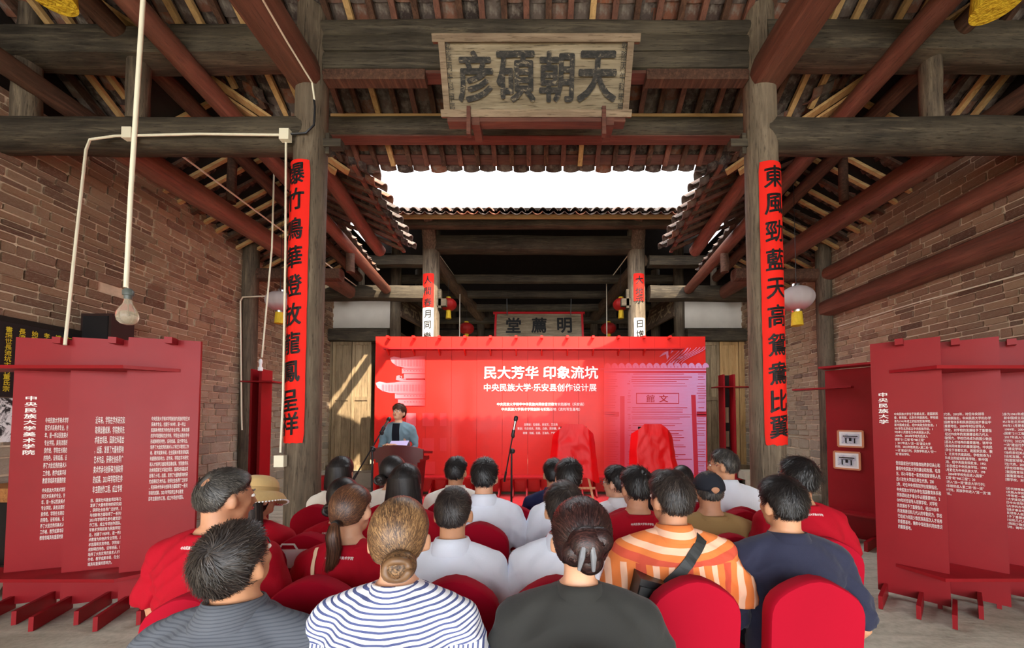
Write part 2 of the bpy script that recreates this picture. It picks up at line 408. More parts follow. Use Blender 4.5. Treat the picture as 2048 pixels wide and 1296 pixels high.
# front roof over the audience
sl = MB(); xs = [-5.3+.2*i for i in range(54)]
for a, b in zip(xs, xs[1:]):
    ya, yb = min(fy(a), EY-.12)+.0, min(fy(b), EY-.12)
    for (p0, p1, q0, q1) in (((a, 1.0), (a, ya), (b, 1.0), (b, yb)),):
        vs = []
        for dz in (.13, .17):
            vs += [(p0[0], p0[1], zf(p0[1])+dz), (p1[0], p1[1], zf(p1[1])+dz), (q1[0], q1[1], zf(q1[1])+dz), (q0[0], q0[1], zf(q0[1])+dz)]
        sl.add(vs, [(0,1,2,3),(7,6,5,4),(0,4,5,1),(1,5,6,2),(2,6,7,3),(3,7,4,0)])
zr = zf(1.0)+.15
sl.bar((0, 1.0, zr), (0, -4.5, zr-3.1), 10.8, .05)
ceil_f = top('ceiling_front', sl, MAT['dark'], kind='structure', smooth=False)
cells = []; cover = []; k = 0
down = Vector((0, 1, -SL)).normalized(); nslope = math.sqrt(1+SL*SL)
x = -5.04
while x < 5.1:
    yk = fy(x); j = 0
    xr = x+PITCH/2
    if abs(xr) < 5.1:
        yr = fy(xr); m = MB(); tip = Vector((xr, yr-(.03 if abs(xr) < HW else 0), zf(yr-.03)-.02)); upe = Vector((xr, 1.6, zf(1.6)-.02))
        m.bar(upe, tip, .055, .045, (0,0,1)); part('rafter', m, MAT['pale_y'] if (abs(xr) > 2.6 and k % 3) or k % 11 == 4 else (MAT['redtint_y'] if abs(xr) < 2.3 and k % 2 else MAT['rafter']), ceil_f, smooth=False, local=True)
    while True:
        y = yk+.03-j*EXPO/nslope
        if y < 2.3: break
        cells.append(jit(frame((x, y-.05, zf(y-.05)), (1,0,0), down, .075))); j += 1
    if abs(x) < HW+.1:
        for jj in range(3): cover.append(jit(frame((x+PITCH/2, EY-.10-jj*.14, zf(EY-.10-jj*.14)), (1,0,0), down, .07)))
    x += PITCH; k += 1
put_tiles(ceil_f, cells, cover)
m = MB(); m.bar((-HW-.05, EY-.06, zf(EY-.06)+.015), (HW+.05, EY-.06, zf(EY-.06)+.015), .11, .02, (0, SL, 1)); part('eave_board', m, MAT['redtint_x'], ceil_f, smooth=False)
for s in (-1, 1):                                # pale valley planks
    for off in (0, .16):
        m = MB(); a = Vector((s*(2.35+off), 4.62, 4.58)); b = Vector((s*(4.55+off), 3.02, 5.58)); m.bar(a, b, .10, .03); part('valley_plank', m, MAT['pale_y'], ceil_f, smooth=False)
# side roofs over the aisles
def side_roof(name, s):
    sl = MB(); Y1 = 7.9
    def quad(x0, x1, y0a, y0b, y1):
        vs = []
        for dz in (.13, .17):
            vs += [(s*x0, y0a, zs(x0, y0a)+dz), (s*x1, y0b, zs(x1, y0b)+dz), (s*x1, y1, zs(x1, y1)+dz), (s*x0, y1, zs(x0, y1)+dz)]
        sl.add(vs, [(0,1,2,3),(7,6,5,4),(0,4,5,1),(1,5,6,2),(2,6,7,3),(3,7,4,0)])
    X = [2.32, 2.6, 2.95, 3.4, 3.9, 4.3, 4.7, 5.2]
    for a, b in zip(X, X[1:]): quad(a, b, max(3.3, fy(a)-.1), max(3.3, fy(b)-.1), Y1 if a >= 3.4 else 6.3)
    root = top(name, sl, MAT['dark'], kind='structure', smooth=False)
    cells = []; cover = []; y = 3.6; k = 0
    while y < Y1-.1:
        x0 = HW if y < 6.32 else 3.42
        if y < EY: x0 = HW+(EY-y)*SL/.45+.06*0
        d = Vector((-s*1, 0, -.45)).normalized(); nl = math.sqrt(1+.45**2)
        if x0 < 3.8:
            m = MB(); yr = y+PITCH/2; m.bar((s*3.9, yr, zs(3.9, yr)-.02), (s*(x0+.02), yr, zs(x0+.02, yr)-.02), .055, .045); part('rafter', m, MAT['redtint_x'] if k % 2 else MAT['rafter'], root, smooth=False)
            j = 0
            while True:
                xx = x0-.03+j*EXPO/nl
                if xx > 3.85: break
                cells.append(jit(frame((s*(xx+.05), y, zs(xx+.05, y)), (0,1,0), d, .075))); j += 1
            if EY-.1 < y < 6.35:
                for jj in range(3): cover.append(jit(frame((s*(x0-.03+jj*.14), y+PITCH/2, zs(x0+jj*.14, y)), (0,1,0), d, .075)))
        if y > 4.3:
            m = MB(); m.bar((s*3.95, y, zs(3.95, y)-.02), (s*5.1, y, zs(5.1, y)-.02), .05, .04); part('lath', m, MAT['pale_x'] if k % 3 else MAT['rafter'], root, smooth=False)
            j = 0; d2 = Vector((s*1, 0, -.55))
            while 5.1-j*EXPO > 3.95:
                xx = 5.1-j*EXPO; cells.append(jit(frame((s*xx, y+PITCH/2, zs(xx, y)), (0,1,0), d2, .075))); j += 1
        y += PITCH; k += 1
    put_tiles(root, cells, cover, 280)
    m = MB(); m.bar((s*(HW+.07), EY-.05, zs(HW+.07, EY)+.012), (s*(HW+.07), 6.36, zs(HW+.07, 6.36)+.012), .05, .03); part('eave_board', m, MAT['redtint_y'], root, smooth=False)
    return root
side_roof('ceiling_left', -1); side_roof('ceiling_right', 1)
# far hall roof
FY, FZ, FS = 7.4, zat(432, 7.4), .5
zb = lambda y: FZ+(y-FY)*FS
sl = MB(); sl.bar((0, FY+.12, zb(FY+.12)+.15), (0, 11.2, zb(11.2)+.15), 10.8, .05); sl.bar((0, 11.2, zb(11.2)+.15), (0, 13.2, zb(11.2)-1.1), 10.8, .05)
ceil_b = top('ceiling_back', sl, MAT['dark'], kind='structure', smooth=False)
cells = []; cover = []; x = -5.04; k = 0; d = Vector((0, -1, -FS))
while x < 5.1:
    m = MB(); m.bar((x+PITCH/2, 11.1, zb(11.1)-.02), (x+PITCH/2, FY+.05, zb(FY+.05)-.02), .055, .045); part('rafter', m, MAT['rafter'], ceil_b, smooth=False)
    j = 0
    while FY-.02+j*EXPO < 9.4:
        y = FY-.02+j*EXPO; cells.append(jit(frame((x, y, zb(y)), (1,0,0), d, .075))); j += 1
    if abs(x) < 3.4:
        for jj in range(2): cover.append(jit(frame((x+PITCH/2, FY-.03+jj*.14, zb(FY-.03+jj*.14)), (1,0,0), d, .085)))
    x += PITCH; k += 1
put_tiles(ceil_b, cells, cover, 240)
m = MB(); m.bar((-3.4, FY+.03, zb(FY)-.0), (3.4, FY+.03, zb(FY)-.0), .02, .09); part('eave_board', m, MAT['pale_x'], ceil_b, smooth=False)
# ---- far hall shell
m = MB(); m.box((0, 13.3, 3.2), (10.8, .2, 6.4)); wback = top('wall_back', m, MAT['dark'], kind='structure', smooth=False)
for s in (-1, 1):
    for a, b in ((1.15, 1.85), (2.15, 3.4)):
        m = MB(); m.box((s*(a+b)/2, 13.17, 2.4), (b-a, .05, 4.2)); part('plaster_panel', m, MAT['plaster'], wback, smooth=False)
for s, nm in ((-1, 'left'), (1, 'right')):
    m = MB(); m.box((s*5.22, 4.0, 5.75), (.1, 18.6, 2.2)); top('wall_upper_'+nm, m, MAT['dark'], kind='structure', smooth=False)
pl = MB(); pl.box((0, 10.9, .15), (10.2, 4.6, .30)); plinth = top('trim_1', pl, MAT['slab'], kind='structure', smooth=False)
x = -5.0
while x < 5.0:
    L = rnd.uniform(.7, 1.1); m = MB(); m.box((min(x+L/2, 4.9), 8.66, .165), (L-.015, .36, .33)); part('kerb_stone', m, MAT['slab'], plinth, smooth=False); x += L
for s, nm in ((-1, 'left'), (1, 'right')):
    # plaster band over the side doors and a partition running back beside the hall
    m = MB(); m.box((s*4.35, 9.45, (zat(655, 9.35)+zat(598, 9.35))/2), (1.6, .12, zat(598, 9.35)-zat(655, 9.35))); top('wall_door_'+nm, m, MAT['plaster'], kind='structure', smooth=False)
    m = MB(); m.box((s*4.35, 9.47, 5.1), (1.6, .1, 1.2)); top('wall_gable_'+nm, m, MAT['dark'], kind='structure', smooth=False)
    m = MB(); m.box((s*3.62, 11.3, 1.9), (.06, 3.9, 3.8)); top('wall_partition_'+nm, m, MAT['wood_y'], kind='structure', smooth=False)
    for yy in (9.42, 11.3):
        m = MB(); m.log((s*3.55, yy, .3), (s*3.55, yy, 6.0), .13, .05); top('partition_post', m, MAT['wood_z'], f"dark round post at the {'front' if yy < 10 else 'middle'} of the {nm} partition behind the screen", 'post')
# ---- timber frame
def logt(name, a, b, r, mat, label, cat='beam', sq=0, r2=None, seed=None, group=None):
    m = MB(); m.log(a, b, r, .08, sq=sq, r2=r2, seed=seed if seed is not None else rnd.random()*50, n=16, m=14)
    return top(name, m, MAT[mat], label, cat, group)
D1 = 3.5
CXL, CXR = P(612, 700, D1).x, P(1531, 700, D1).x
COLS = {}
for s, cx, nm in ((-1, CXL, 'left'), (1, CXR, 'right')):
    root = empty('wooden_column', (cx, D1, 0), f"tall round weathered column on the {nm} of the audience with red couplet paper", 'column')
    m = MB(); m.log((cx, D1, .12), (cx, D1, zat(28, D1)), .148, .05, n=24, m=26, seed=3+s, r2=.136); part('shaft', m, MAT['col_z'], root)
    m = MB(); m.lathe((cx, D1, 0), [(.2, 0), (.24, .03), (.25, .08), (.19, .13), (.16, .14)], 24); part('stone_base', m, MAT['slab'], root)
    m = MB(); m.box((cx-s*.19, D1-.0, zat(290, D1)), (.22, .07, .075)); m.box((cx-s*.17, D1, zat(290, D1)), (.035, .05, .2)); part('tenon_peg', m, MAT['wood_x'], root, smooth=False)
    COLS[nm] = root
D2 = 8.4
BXL, BXR = P(862, 600, D2).x, P(1273, 600, D2).x
for s, cx, nm in ((-1, BXL, 'left'), (1, BXR, 'right')):
    root = empty('wooden_column', (cx, D2, 0), f"far column behind the {nm} half of the red screen with a faded couplet", 'column')
    m = MB(); m.log((cx, D2, .3), (cx, D2, zat(462, D2)), .19, .04, n=24, m=16, seed=9+s); part('shaft', m, MAT['col_z'], root)
    m = MB(); m.box((cx-s*.24, D2-.05, zat(607, D2)), (.24, .12, .16)); m.box((cx-s*.22, D2-.06, zat(600, D2)), (.06, .1, .42)); part('tenon_peg', m, MAT['wood_x'], root, smooth=False)
    # curved bracket at the top
    m = MB(); m.tube([(cx, D2-.02, zat(505, D2)), (cx+s*-.02, D2-.3, zat(480, D2)), (cx-s*.10, D2-.62, zat(458, D2)), (cx-s*.14, 7.62, zat(448, 7.8))], [.13,.12,.1,.08], 10, [.17,.15,.12,.09]); part('bracket', m, MAT['wood_z'], root)
def xb(x0, x1, yt, yb, d, mat, label, sq=.35, r2=None, x_is_world=False, name='tie_beam'):
    z1, z0 = zat(yt, d), zat(yb, d); r = (z1-z0)/2; zc = (z0+z1)/2
    return logt(name, (x0, d, zc), (x1, d, zc), r, mat, label, sq=sq)
xb(CXL, CXR, 47, 80, D1, 'wood_x', 'topmost round purlin spanning the two front columns above the plaque', 0, name='purlin')
xb(CXL, CXR, 82, 118, D1+.02, 'wood_x', 'upper squared beam between the front columns behind the plaque', .6)
xb(CXL, CXR, 116, 152, D1+.02, 'wood_x', 'lower squared beam between the front columns behind the plaque', .6)
m = MB(); m.box(((CXL+CXR)/2, D1, zat(155, D1)), (CXR-CXL, .12, .03)); top('soffit_board', m, MAT['redtint_x'], 'thin board, tinted red as if lit, under the squared beams between the front columns', 'board')
for s, cx in ((-1, CXL), (1, CXR)):
    m = MB(); m.box((cx-s*.62, D1-.03, zat(163, D1)), (.95, .10, .10)); top('bracket_board', m, MAT['rafter'], f"short corbel board under the beam beside the {'left' if s<0 else 'right'} front column", 'board')
xb(-2.62, 2.62, 238, 276, 4.19, 'wood_x', 'long dark purlin carrying the near eave below the plaque', 0, name='purlin')
m = MB(); m.box((0, 4.22, zat(279, 4.22)), (4.9, .14, .025)); top('soffit_board', m, MAT['redtint_x'], 'board tinted red as if lit, fixed under the near eave purlin', 'board')
m = MB(); m.box((0, 4.12, zat(233, 4.12)), (4.6, .05, .03)); top('lath_strip', m, MAT['pale_x'], 'thin pale lath along the top of the near eave purlin', 'lath')
for s, cx, nm in ((-1, CXL, 'left'), (1, CXR, 'right')):
    xb(s*5.15, cx, 243, 305, D1, 'wood_x', f"thick lower tie beam from the {nm} front column to the {nm} brick wall", .15)
    xb(s*5.15, cx, 72 if s < 0 else 62, 133 if s < 0 else 131, D1, 'wood_x', f"thick upper tie beam from the {nm} front column to the {nm} wall", .45)
    xb(s*5.15, cx, 52 if s < 0 else 44, 68 if s < 0 else 60, D1+.05, 'wood_x', f"slim log lying above the upper tie beam on the {nm}", .1)
    z0 = zat(197, D1); m = MB(); m.log((cx+s*.02, D1+.0, z0+.17), (cx+s*.02, .2, z0+.17), .15, .05, sq=.5, n=16); top('tie_beam', m, MAT['redtint_y'], f"reddish beam running overhead from the {nm} front column towards the viewer", 'beam')
    logt('short_post', (P(278 if s < 0 else 1860, 150, D1).x, D1, zat(246, D1)), (P(278 if s < 0 else 1860, 150, D1).x, D1, zat(70, D1)), .085, 'wood_z', f"short strut between the upper and lower tie beams nearest the {nm} column", 'post')
    if s < 0: logt('short_post', (P(55, 150, D1).x, D1, zat(260, D1)), (P(60, 100, D1).x, D1, zat(20, D1)), .10, 'wood_z', "pale strut between the tie beams at the far left edge", 'post', r2=.08)
    # beams that run back along the aisle
    logt('purlin', (s*2.68, 4.5, zs(2.68, 4.5)-.17), (s*2.68, 6.36, zs(2.68, 6.36)-.16), .10, 'redtint_y', f"round log under the {nm} side eave beside the open sky", seed=4)
    logt('purlin', (s*3.3, 2.2, zs(3.3, 4.4)-.13), (s*3.3, 8.2, zs(3.3, 8.2)-.16), .10, 'redtint_y', f"second round purlin inward of the {nm} aisle roof ridge", seed=5)
    logt('purlin', (s*3.9, 2.2, zs(3.88, 4.4)-.12), (s*3.9, 8.2, zs(3.88, 8.2)-.16), .09, 'rafter', f"ridge purlin of the {nm} aisle roof", seed=6)
    logt('tie_beam', (s*4.12, 3.62, 4.20), (s*4.12, 8.45, 4.32), .135, 'redtint_y', f"long reddish log running back along the {nm} aisle", seed=7, sq=.2)
    logt('purlin', (s*4.75, 2.0, 4.70), (s*4.75, 9.3, 4.55), .10, 'rafter', f"wall purlin lying on top of the {nm} brick wall", seed=8)
    logt('corner_post', (s*5.0, 6.55, 0), (s*5.0, 6.55, 4.7), .12, 'wood_z', f"dark post standing against the {nm} brick wall", 'post')
    for yy in (5.0, 6.5):
        logt('short_post', (s*4.12, yy, 4.42), (s*4.12, yy, zs(4.12, yy)-.05), .055, 'rafter', f"{'near' if yy < 6 else 'far'} stub post on the long log of the {nm} aisle", 'post')
    logt('tie_beam', (s*3.45, 6.6, 4.05), (s*5.1, 6.6, 4.05), .11, 'rafter', f"cross beam of the {nm} aisle meeting the wall post", sq=.4)
    logt('short_post', (s*3.3, 6.6, 4.1), (s*3.3, 6.6, zs(3.3, 6.6)-.2), .07, 'rafter', f"stub post over the cross beam of the {nm} aisle", 'post')
    # sunlit cross beams between the far column and the side
    xb(s*(abs(BXL)+.1), s*5.05, 571, 603, D2, 'wood_x', f"pale sunlit tie beam from the {nm} far column to the side", .3)
    xb(s*(abs(BXL)+.1), s*5.05, 512, 535, D2, 'wood_x', f"dark tie beam above the sunlit one beside the {nm} far column", .5)
    for xx in (3.95, 3.0):
        if xx > 3: logt('short_post', (s*xx, D2, zat(575, D2)), (s*xx, D2, zat(530, D2)), .07, 'wood_z', f"stub post between the two cross beams beside the {nm} far column", 'post')
    logt('lintel', (s*3.65, 9.3, zat(672, 9.3)), (s*5.1, 9.3, zat(672, 9.3)), .17, 'wood_x', f"broad timber lintel above the {nm} back doors", sq=.7)
    logt('tie_beam', (s*abs(BXL)*.98, D2, zat(520, D2)), (s*1.75, 13.1, zat(520, D2)-.3), .15, 'wood_y', f"heavy beam running back into the dark hall from the {nm} far column", sq=.3)
m = MB(); m.log((5.0, 2.4, 3.42), (5.0, 6.5, 3.42), .15, .05, sq=.3); top('wall_beam', m, MAT['redtint_y'], 'lower reddish beam fixed along the right brick wall', 'beam')
m = MB(); m.log((5.02, 2.4, 4.02), (5.02, 6.5, 4.02), .12, .05, sq=.3); top('wall_beam', m, MAT['redtint_y'], 'upper reddish beam fixed along the right brick wall', 'beam')
xb(-3.5, 3.5, 437, 457, 7.75, 'wood_x', 'long purlin directly under the far eave', .5, name='purlin')
xb(BXL, BXR, 474, 508, D2, 'wood_x', 'massive squared lintel between the two far columns', .4)
for i, (d, z) in enumerate(((9.6, 5.1), (10.5, 5.0), (11.4, 4.9), (12.3, 4.75), (13.0, 4.5))):
    logt('purlin', (-3.6, d, z), (3.6, d, z), .11, 'wood_x', f"{('first','second','third','fourth','fifth')[i]} cross purlin from the front in the dark far hall", sq=.3)
for i in range(9):
    m = MB(); m.box((-3.2+.8*i, 13.16, 5.0), (.72, .05, .6)); part('wall_board', m, MAT['wood_z'], wback, smooth=False)
# low white wall pieces with posts behind the screen
for s in (-1, 1):
    logt('hall_post', (s*1.9, 12.6, .3), (s*1.9, 12.6, 5.2), .13, 'wood_z', f"{'left' if s<0 else 'right'} dark post deep inside the far hall", 'post')
# ---- doors
def door_leaf(n, x0, x1, y, z0, z1, mat, cut=True, parent=None):
    w_ = x1-x0; root = empty(f'door_{n}', ((x0+x1)/2, y, z0), kind='structure'); m = MB(); t = .05
    for xx in (x0+.035, x1-.035):
        m = MB(); m.box((xx, y, (z0+z1)/2), (.07, t, z1-z0)); part('stile', m, MAT[mat], root, smooth=False)
    hs = [z0+.06, z0+(z1-z0)*.5, z1-.28, z1-.05]
    for h in hs: m = MB(); m.box(((x0+x1)/2, y, h), (w_-.14, t*.9, .09)); part('rail', m, MAT[mat], root, smooth=False)
    for a, b in zip(hs, hs[1:]):
        nn = 2 if b-a > .4 else 1
        for q in range(nn):
            pw = (w_-.14)/nn; m = MB(); m.box((x0+.07+pw*(q+.5), y+.01, (a+b)/2), (pw-.006, t*.4, b-a-.08)); part('door_board', m, MAT[mat], root, smooth=False)
    m = MB(); cx = (x0+x1)/2; cz = (hs[2]+hs[3])/2
    for dx, sx in ((0, .1), (-.07, .05), (.07, .05)): m.ell((cx+dx, y-.012, cz), (sx*.6, .012, .03), 12, 6)
    part('carved_slot', m, MAT['ink'], root)
    return root
zd0, zd1 = .33, zat(664, 9.3)
xl = [P(x, 800, 9.3).x for x in (600, 664, 703, 742)]
for i in range(3): door_leaf(i+1, xl[i]+.01, xl[i+1]-.01, 9.3, zd0+.05, zd1, 'door')
xr = [P(x, 800, 9.3).x for x in (1405, 1440, 1478, 1520, 1570)]
for i in range(4): door_leaf(i+4, xr[i]+.01, xr[i+1]-.01, 9.3, zd0+.05, zd1, 'door_new' if i in (1, 2) else 'door')
for s in (-1, 1):
    m = MB(); m.box((s*4.4, 9.25, .36), (1.6, .22, .12)); top(f'trim_{3+s}', m, MAT['door'], kind='structure', smooth=False)
# stone steps by the right wall
st = empty('stone_steps', (4.7, 7.2, 0), 'grey stone steps against the right wall behind the column', 'steps')
for i in range(3):
    m = MB(); m.box((4.55, 7.0+i*.35, .08+i*.16), (.9, .4, .16)); part('step', m, MAT['slab'], st, smooth=False)
# red carpet under the screen
m = MB(); m.box((.0, 6.45, .006), (6.7, 2.5, .012)); top('red_carpet', m, MAT['carpet'], 'bright red carpet covering the floor in front of the screen', 'carpet')
# ================================================================ THE RED SCREEN
SY = 7.7
sx0, sx1 = P(749, 800, SY).x, P(1413, 800, SY).x; SZ = zat(673, SY); NP = 13; pw = (sx1-sx0)/NP
scr = empty('exhibition_screen', ((sx0+sx1)/2, SY, 0), 'wide bright red exhibition screen with white title lettering across the courtyard', 'screen')
for i in range(NP):
    m = MB(); m.box((sx0+pw*(i+.5), SY+.03+(.006 if i % 2 else 0), SZ/2+.03), (pw-.004, .05, SZ-.06)); part('screen_panel', m, MAT['screen'], scr, smooth=False)
zr = zat(700, SY)
bx = [sx0+pw*(i+.55) for i in range(12)]
for i, x in enumerate(bx):
    m = MB(); m.box((x, SY-.05, SZ-.03), (.05, .14, .05)); part('peg', m, MAT['screen'], scr, smooth=False)
    if 1: m = MB(); m.prism([(0,0),(-.16,0),(0,-.11)], -.0125, .0125, Matrix.Translation((x, SY, zr-.01))@Matrix(((0,0,1,0),(1,0,0,0),(0,1,0,0),(0,0,0,1)))); part('shelf_bracket', m, MAT['screen'], scr, smooth=False)
m = MB(); m.box(((bx[0]+bx[-1])/2+.1, SY-.09, zr), (bx[-1]-bx[0]+.32, .18, .022)); part('top_shelf', m, MAT['screen_edge'], scr, smooth=False)
zb_ = zat(952, SY)
m = MB(); m.box(((sx0+sx1)/2, SY-.16, zb_+.01), (sx1-sx0-.3, .32, .025)); part('bottom_shelf', m, MAT['screen_edge'], scr, smooth=False)
n = 25
for i in range(n):
    x = sx0+.15+(sx1-sx0-.3)*i/(n-1); m = MB(); m.prism([(0,0),(-.42,0),(-.42,.05),(-.05,zb_*.8),(0,zb_*.8)], -.014, .014, Matrix.Translation((x, SY, 0))@Matrix(((0,0,1,0),(1,0,0,0),(0,1,0,0),(0,0,0,1)))); part('foot_fin', m, MAT['screen_edge'], scr, smooth=False)
def scr_text(txt, px0, px1, py, hpx, off, name, mat='print_white', lab=None, thick=.006):
    a, b = P(px0, py, SY-.0), P(px1, py, SY); h = zat(py-hpx/2, SY)-zat(py+hpx/2, SY)
    t = center(bold(txt, .2, off*2.3) if off > .002 else text_mb(txt, .2), b.x-a.x, h); M = basis(((a.x+b.x)/2, SY-thick-.002, a.z), (1,0,0), (0,0,1)); part(name, xf(t, M), MAT[mat], scr, smooth=False, label=lab)
scr_text('民大芳华 印象流坑', 968, 1196, 745, 26, .009, 'title_lettering')
scr_text('中央民族大学·乐安县创作设计展', 968, 1193, 775, 15.5, .005, 'subtitle_lettering')
scr_text('中央民族大学铸牢中华民族共同体意识教育实践基地（乐安县）', 994, 1168, 808.5, 6.5, .003, 'small_lettering')
scr_text('中央民族大学美术学院创新与实践基地（流坑写生基地）', 1003, 1160, 818.5, 6.5, .003, 'small_lettering')
scr_text('总策划：石佳丽、吴宏文、艾志勇', 1048, 1115, 849, 5, .003, 'small_lettering')
scr_text('策划：乌日切夫、陈刚、白静、周丽娜、林大为', 1035, 1130, 857, 5, .003, 'small_lettering')
scr_text('统筹：何威、石丽、王海舟、严明', 1046, 1110, 866, 5, .003, 'small_lettering')
def m_print(name, c, fade_x0, fade_x1, base):
    t = NT(name); x = t.sep(t.n('ShaderNodeNewGeometry').outputs['Position'])[0]
    mr = t.n('ShaderNodeMapRange'); t.l(x, mr.inputs[0]); mr.inputs[1].default_value = fade_x0; mr.inputs[2].default_value = fade_x1
    n = t.noise(t.coord((1,1,12)), 4, 4, .6); f = t.math('MULTIPLY', mr.outputs[0], t.math('MULTIPLY_ADD', n, .4, .75))
    t.col(t.mix(f, base, c)); t.rough(.45, .5); return t.m
RED = W(214,30,34)
PINK = m_print('pink_print', W(244,150,164), P(850,800,SY).x, P(765,800,SY).x, RED)
PINK2 = m_print('deep_pink_print', W(206,60,80), P(850,800,SY).x, P(765,800,SY).x, RED)
LAV_GLARE = m_print('lavender_print_glare', W(206,150,196), P(1215,800,SY).x, P(1400,800,SY).x, RED)  # printed lavender gradient, with reflection glare painted into the same colour
LAV2 = m_print('rose_print', W(190,28,56), P(1120,800,SY).x, P(1400,800,SY).x, RED)
def flat(polys, name, mat, off=.004, lab=None):
    m = MB()
    for poly in polys:
        pts = [P(x, y, SY) for x, y in poly]; m.add([(p.x, SY-off, p.z) for p in pts], [tuple(range(len(pts)))])
    part(name, m, mat, scr, smooth=False, label=lab)
def rect(x0, y0, x1, y1): return [(x0,y0),(x0,y1),(x1,y1),(x1,y0)]
def roofshape(xl, yt, w):     # upturned eave of the printed pagoda, left tip at xl
    return [[(xl,yt),(xl+4,yt+9),(xl+14,yt+16),(xl+30,yt+20),(xl+w,yt+21),(xl+w,yt-4),(xl+50,yt-3),(xl+38,yt-1),(xl+22,yt),(xl+8,yt-3)]]
flat(roofshape(780, 716, 70)+roofshape(751, 766, 100), 'pagoda_print', PINK, .003, 'pink printed pagoda eaves on the left of the screen')
flat([rect(804,737,850,747), rect(808,748,850,757), rect(790,787,850,797), rect(796,799,850,812), rect(812,757,850,760), rect(800,749+3,804,756), [(793,752),(792,760),(803,762),(803,756),(799,750)], rect(803,757,850,762)], 'pagoda_wall_print', PINK, .003)
L = []
for r, (x0, y0, y1) in enumerate(((790, 719, 733), (764, 769, 783))):
    L += [rect(x0+3.0*i, y0, x0+3.0*i+1, y1) for i in range(int((848-x0)/3))]
for y in (738, 746.5, 758, 788, 798, 811): L += [rect(806 if y < 760 else 793, y, 848, y+.8)]
for y in (741, 791, 803): L += [rect(808+6*i, y, 811+6*i, y+1.4) for i in range(7)]
flat(L, 'pagoda_line_print', PINK2, .005)
for q in (rect(812,826,832,852), rect(845,826,868,852), rect(880,826,893,852), rect(845,876,868,902), rect(880,876,893,902), rect(845,923,870,948)): flat([q], 'window_print', PINK, .003)
# printed gate on the right
flat([rect(1208,735,1412,960)], 'gate_print_glare', LAV_GLARE, .003, 'lavender printed gate building with painted glare on the right of the screen')
L = []
rr = random.Random(3)
for i in range(44):
    y = 748+i*4.7+rr.uniform(-1,1); 
    for (a, b) in ((1209,1238),(1254,1262),(1262,1385),(1393,1412)): 
        if rr.random() < .75 and not (a == 1262 and 782 < y < 810): L.append(rect(a+rr.uniform(0,4), y, b-rr.uniform(0,(b-a)*.3), y+rr.uniform(.6,1.6)))
L += [rect(1208,742,1412,746), rect(1240,792,1249,960), [(1382,790),(1391,790),(1397,955),(1388,955)], rect(1393,823,1412,833), rect(1209,824,1238,833), rect(1200,737,1412,739)]
L += [rect(1272,786,1358,787.6), rect(1272,806,1358,807.6), rect(1272,786,1273.6,807), rect(1356.4,786,1358,807)]
flat(L, 'gate_line_print', LAV2, .005)
sc = []
for i in range(15):
    cx = 1215+14*i; sc.append([(cx-7,735)]+[(cx+7*math.cos(a), 735-9*math.sin(a)) for a in [PI*(8-k)/8 for k in range(1, 9)]])
flat([p[::-1] for p in sc], 'gate_roof_print', LAV_GLARE, .003)
flat([rect(x, 733, x+1.2, 735) for x in range(1215, 1410, 7)], 'gate_roof_dot_print', LAV2, .005)
scr_text('文', 1318, 1336, 797, 15, .006, 'sign_lettering', 'screen_edge', thick=.008)
scr_text('館', 1292, 1309, 797, 15, .002, 'sign_lettering', 'screen_edge', thick=.008)
m = MB()
for k in range(9):
    pts = []
    for j in range(18):
        x = 1398-k*7-j*1.2+16*math.cos(j*.2)*(1 if k < 4 else .4)+(12 if k > 4 else 0); y = 693+j*2.1+k*.6
        pts.append((min(x, 1410), y))
    for (xa, ya), (xb_, yb) in zip(pts, pts[1:]):
        a, b = P(xa, ya, SY), P(xb_, yb, SY); m.bar((a.x, SY-.003, a.z), (b.x, SY-.003, b.z), .008, .004, (0,1,0))
part('cloud_line_print', m, LAV_GLARE, scr, smooth=False)
flat([[(1340,700),(1326,706),(1318,714),(1332,708),(1334,720),(1340,708),(1347,702)]], 'bird_print', LAV_GLARE, .004)
# ================================================================ SIDE DISPLAY BOARDS
PH = 2.13
TX_R = ['中央民族大学位于首都北京，是国家民委、教育部、北京市共建高校。学校前身为1941年成立的延安民族学院，新中国成立后，经中央政务院批准，1951年在北京成立中央民族学院，1993年11月更名为中央民族大学。1999年、2004年学校先后进入国家“211工程”和“985工程”；2017年进入“双一流”建设大学行列；2022年继续进入第二轮“双一流”建设行列，民族学科进入“双一流”建设学科。',
 '党和国家历代领导集体始终亲切关心和重视中央民族大学的建设和发展。毛泽东、邓小平等老一辈党和国家领导人先后17次在大学接见师生代表。2002年，时任中央领导到学校视察指出，中央民族大学的办学在我国教育体系和民族团结进步事业中占据重要地位。2009年时任领导人视察学校，对学校的发展给予了重要指示。经过70余年的发展建设和几代人的辛勤努力，学校已经成为我国少数民族高层次人才培养的重要基地，铸牢中华民族共同体意识的重要基地。']
TX_L = ['中央民族大学美术学院前身为民族学院艺术系美术专业，创建于1959年，是一所以民族美术教育为特色的专业学院，具有浓厚的学术氛围和优良传统，学院在长期办学中形成鲜明的特色，设有绘画、设计等专业，培养了大批优秀的美术人才和艺术教育工作者，教学成果丰硕，在全国美术教育领域具有重要的影响力。',
 '近年来，学院在学术研究和人才培养方面取得显著成果，学院教师先后承担国家艺术基金项目、国家社科基金项目等几十项，出版、发表了大量有影响的研究成果和艺术作品，获得社会各界广泛好评，民族美术传承与创新等方面取得了一系列丰硕的成果。2021年学院师生参与建党百年主题创作工程，成立专项创作团队。']
def wrap(t, n): return '\n'.join(t[i:i+n] for i in range(0, len(t), n))
def board(root, a, b, name='display_panel', h=PH, z0=.04, mat='panel'):
    a = Vector(a); b = Vector(b); m = MB(); a.z = b.z = z0+h/2; m.bar(a, b, .03, h); return part(name, m, MAT[mat], root, smooth=False)
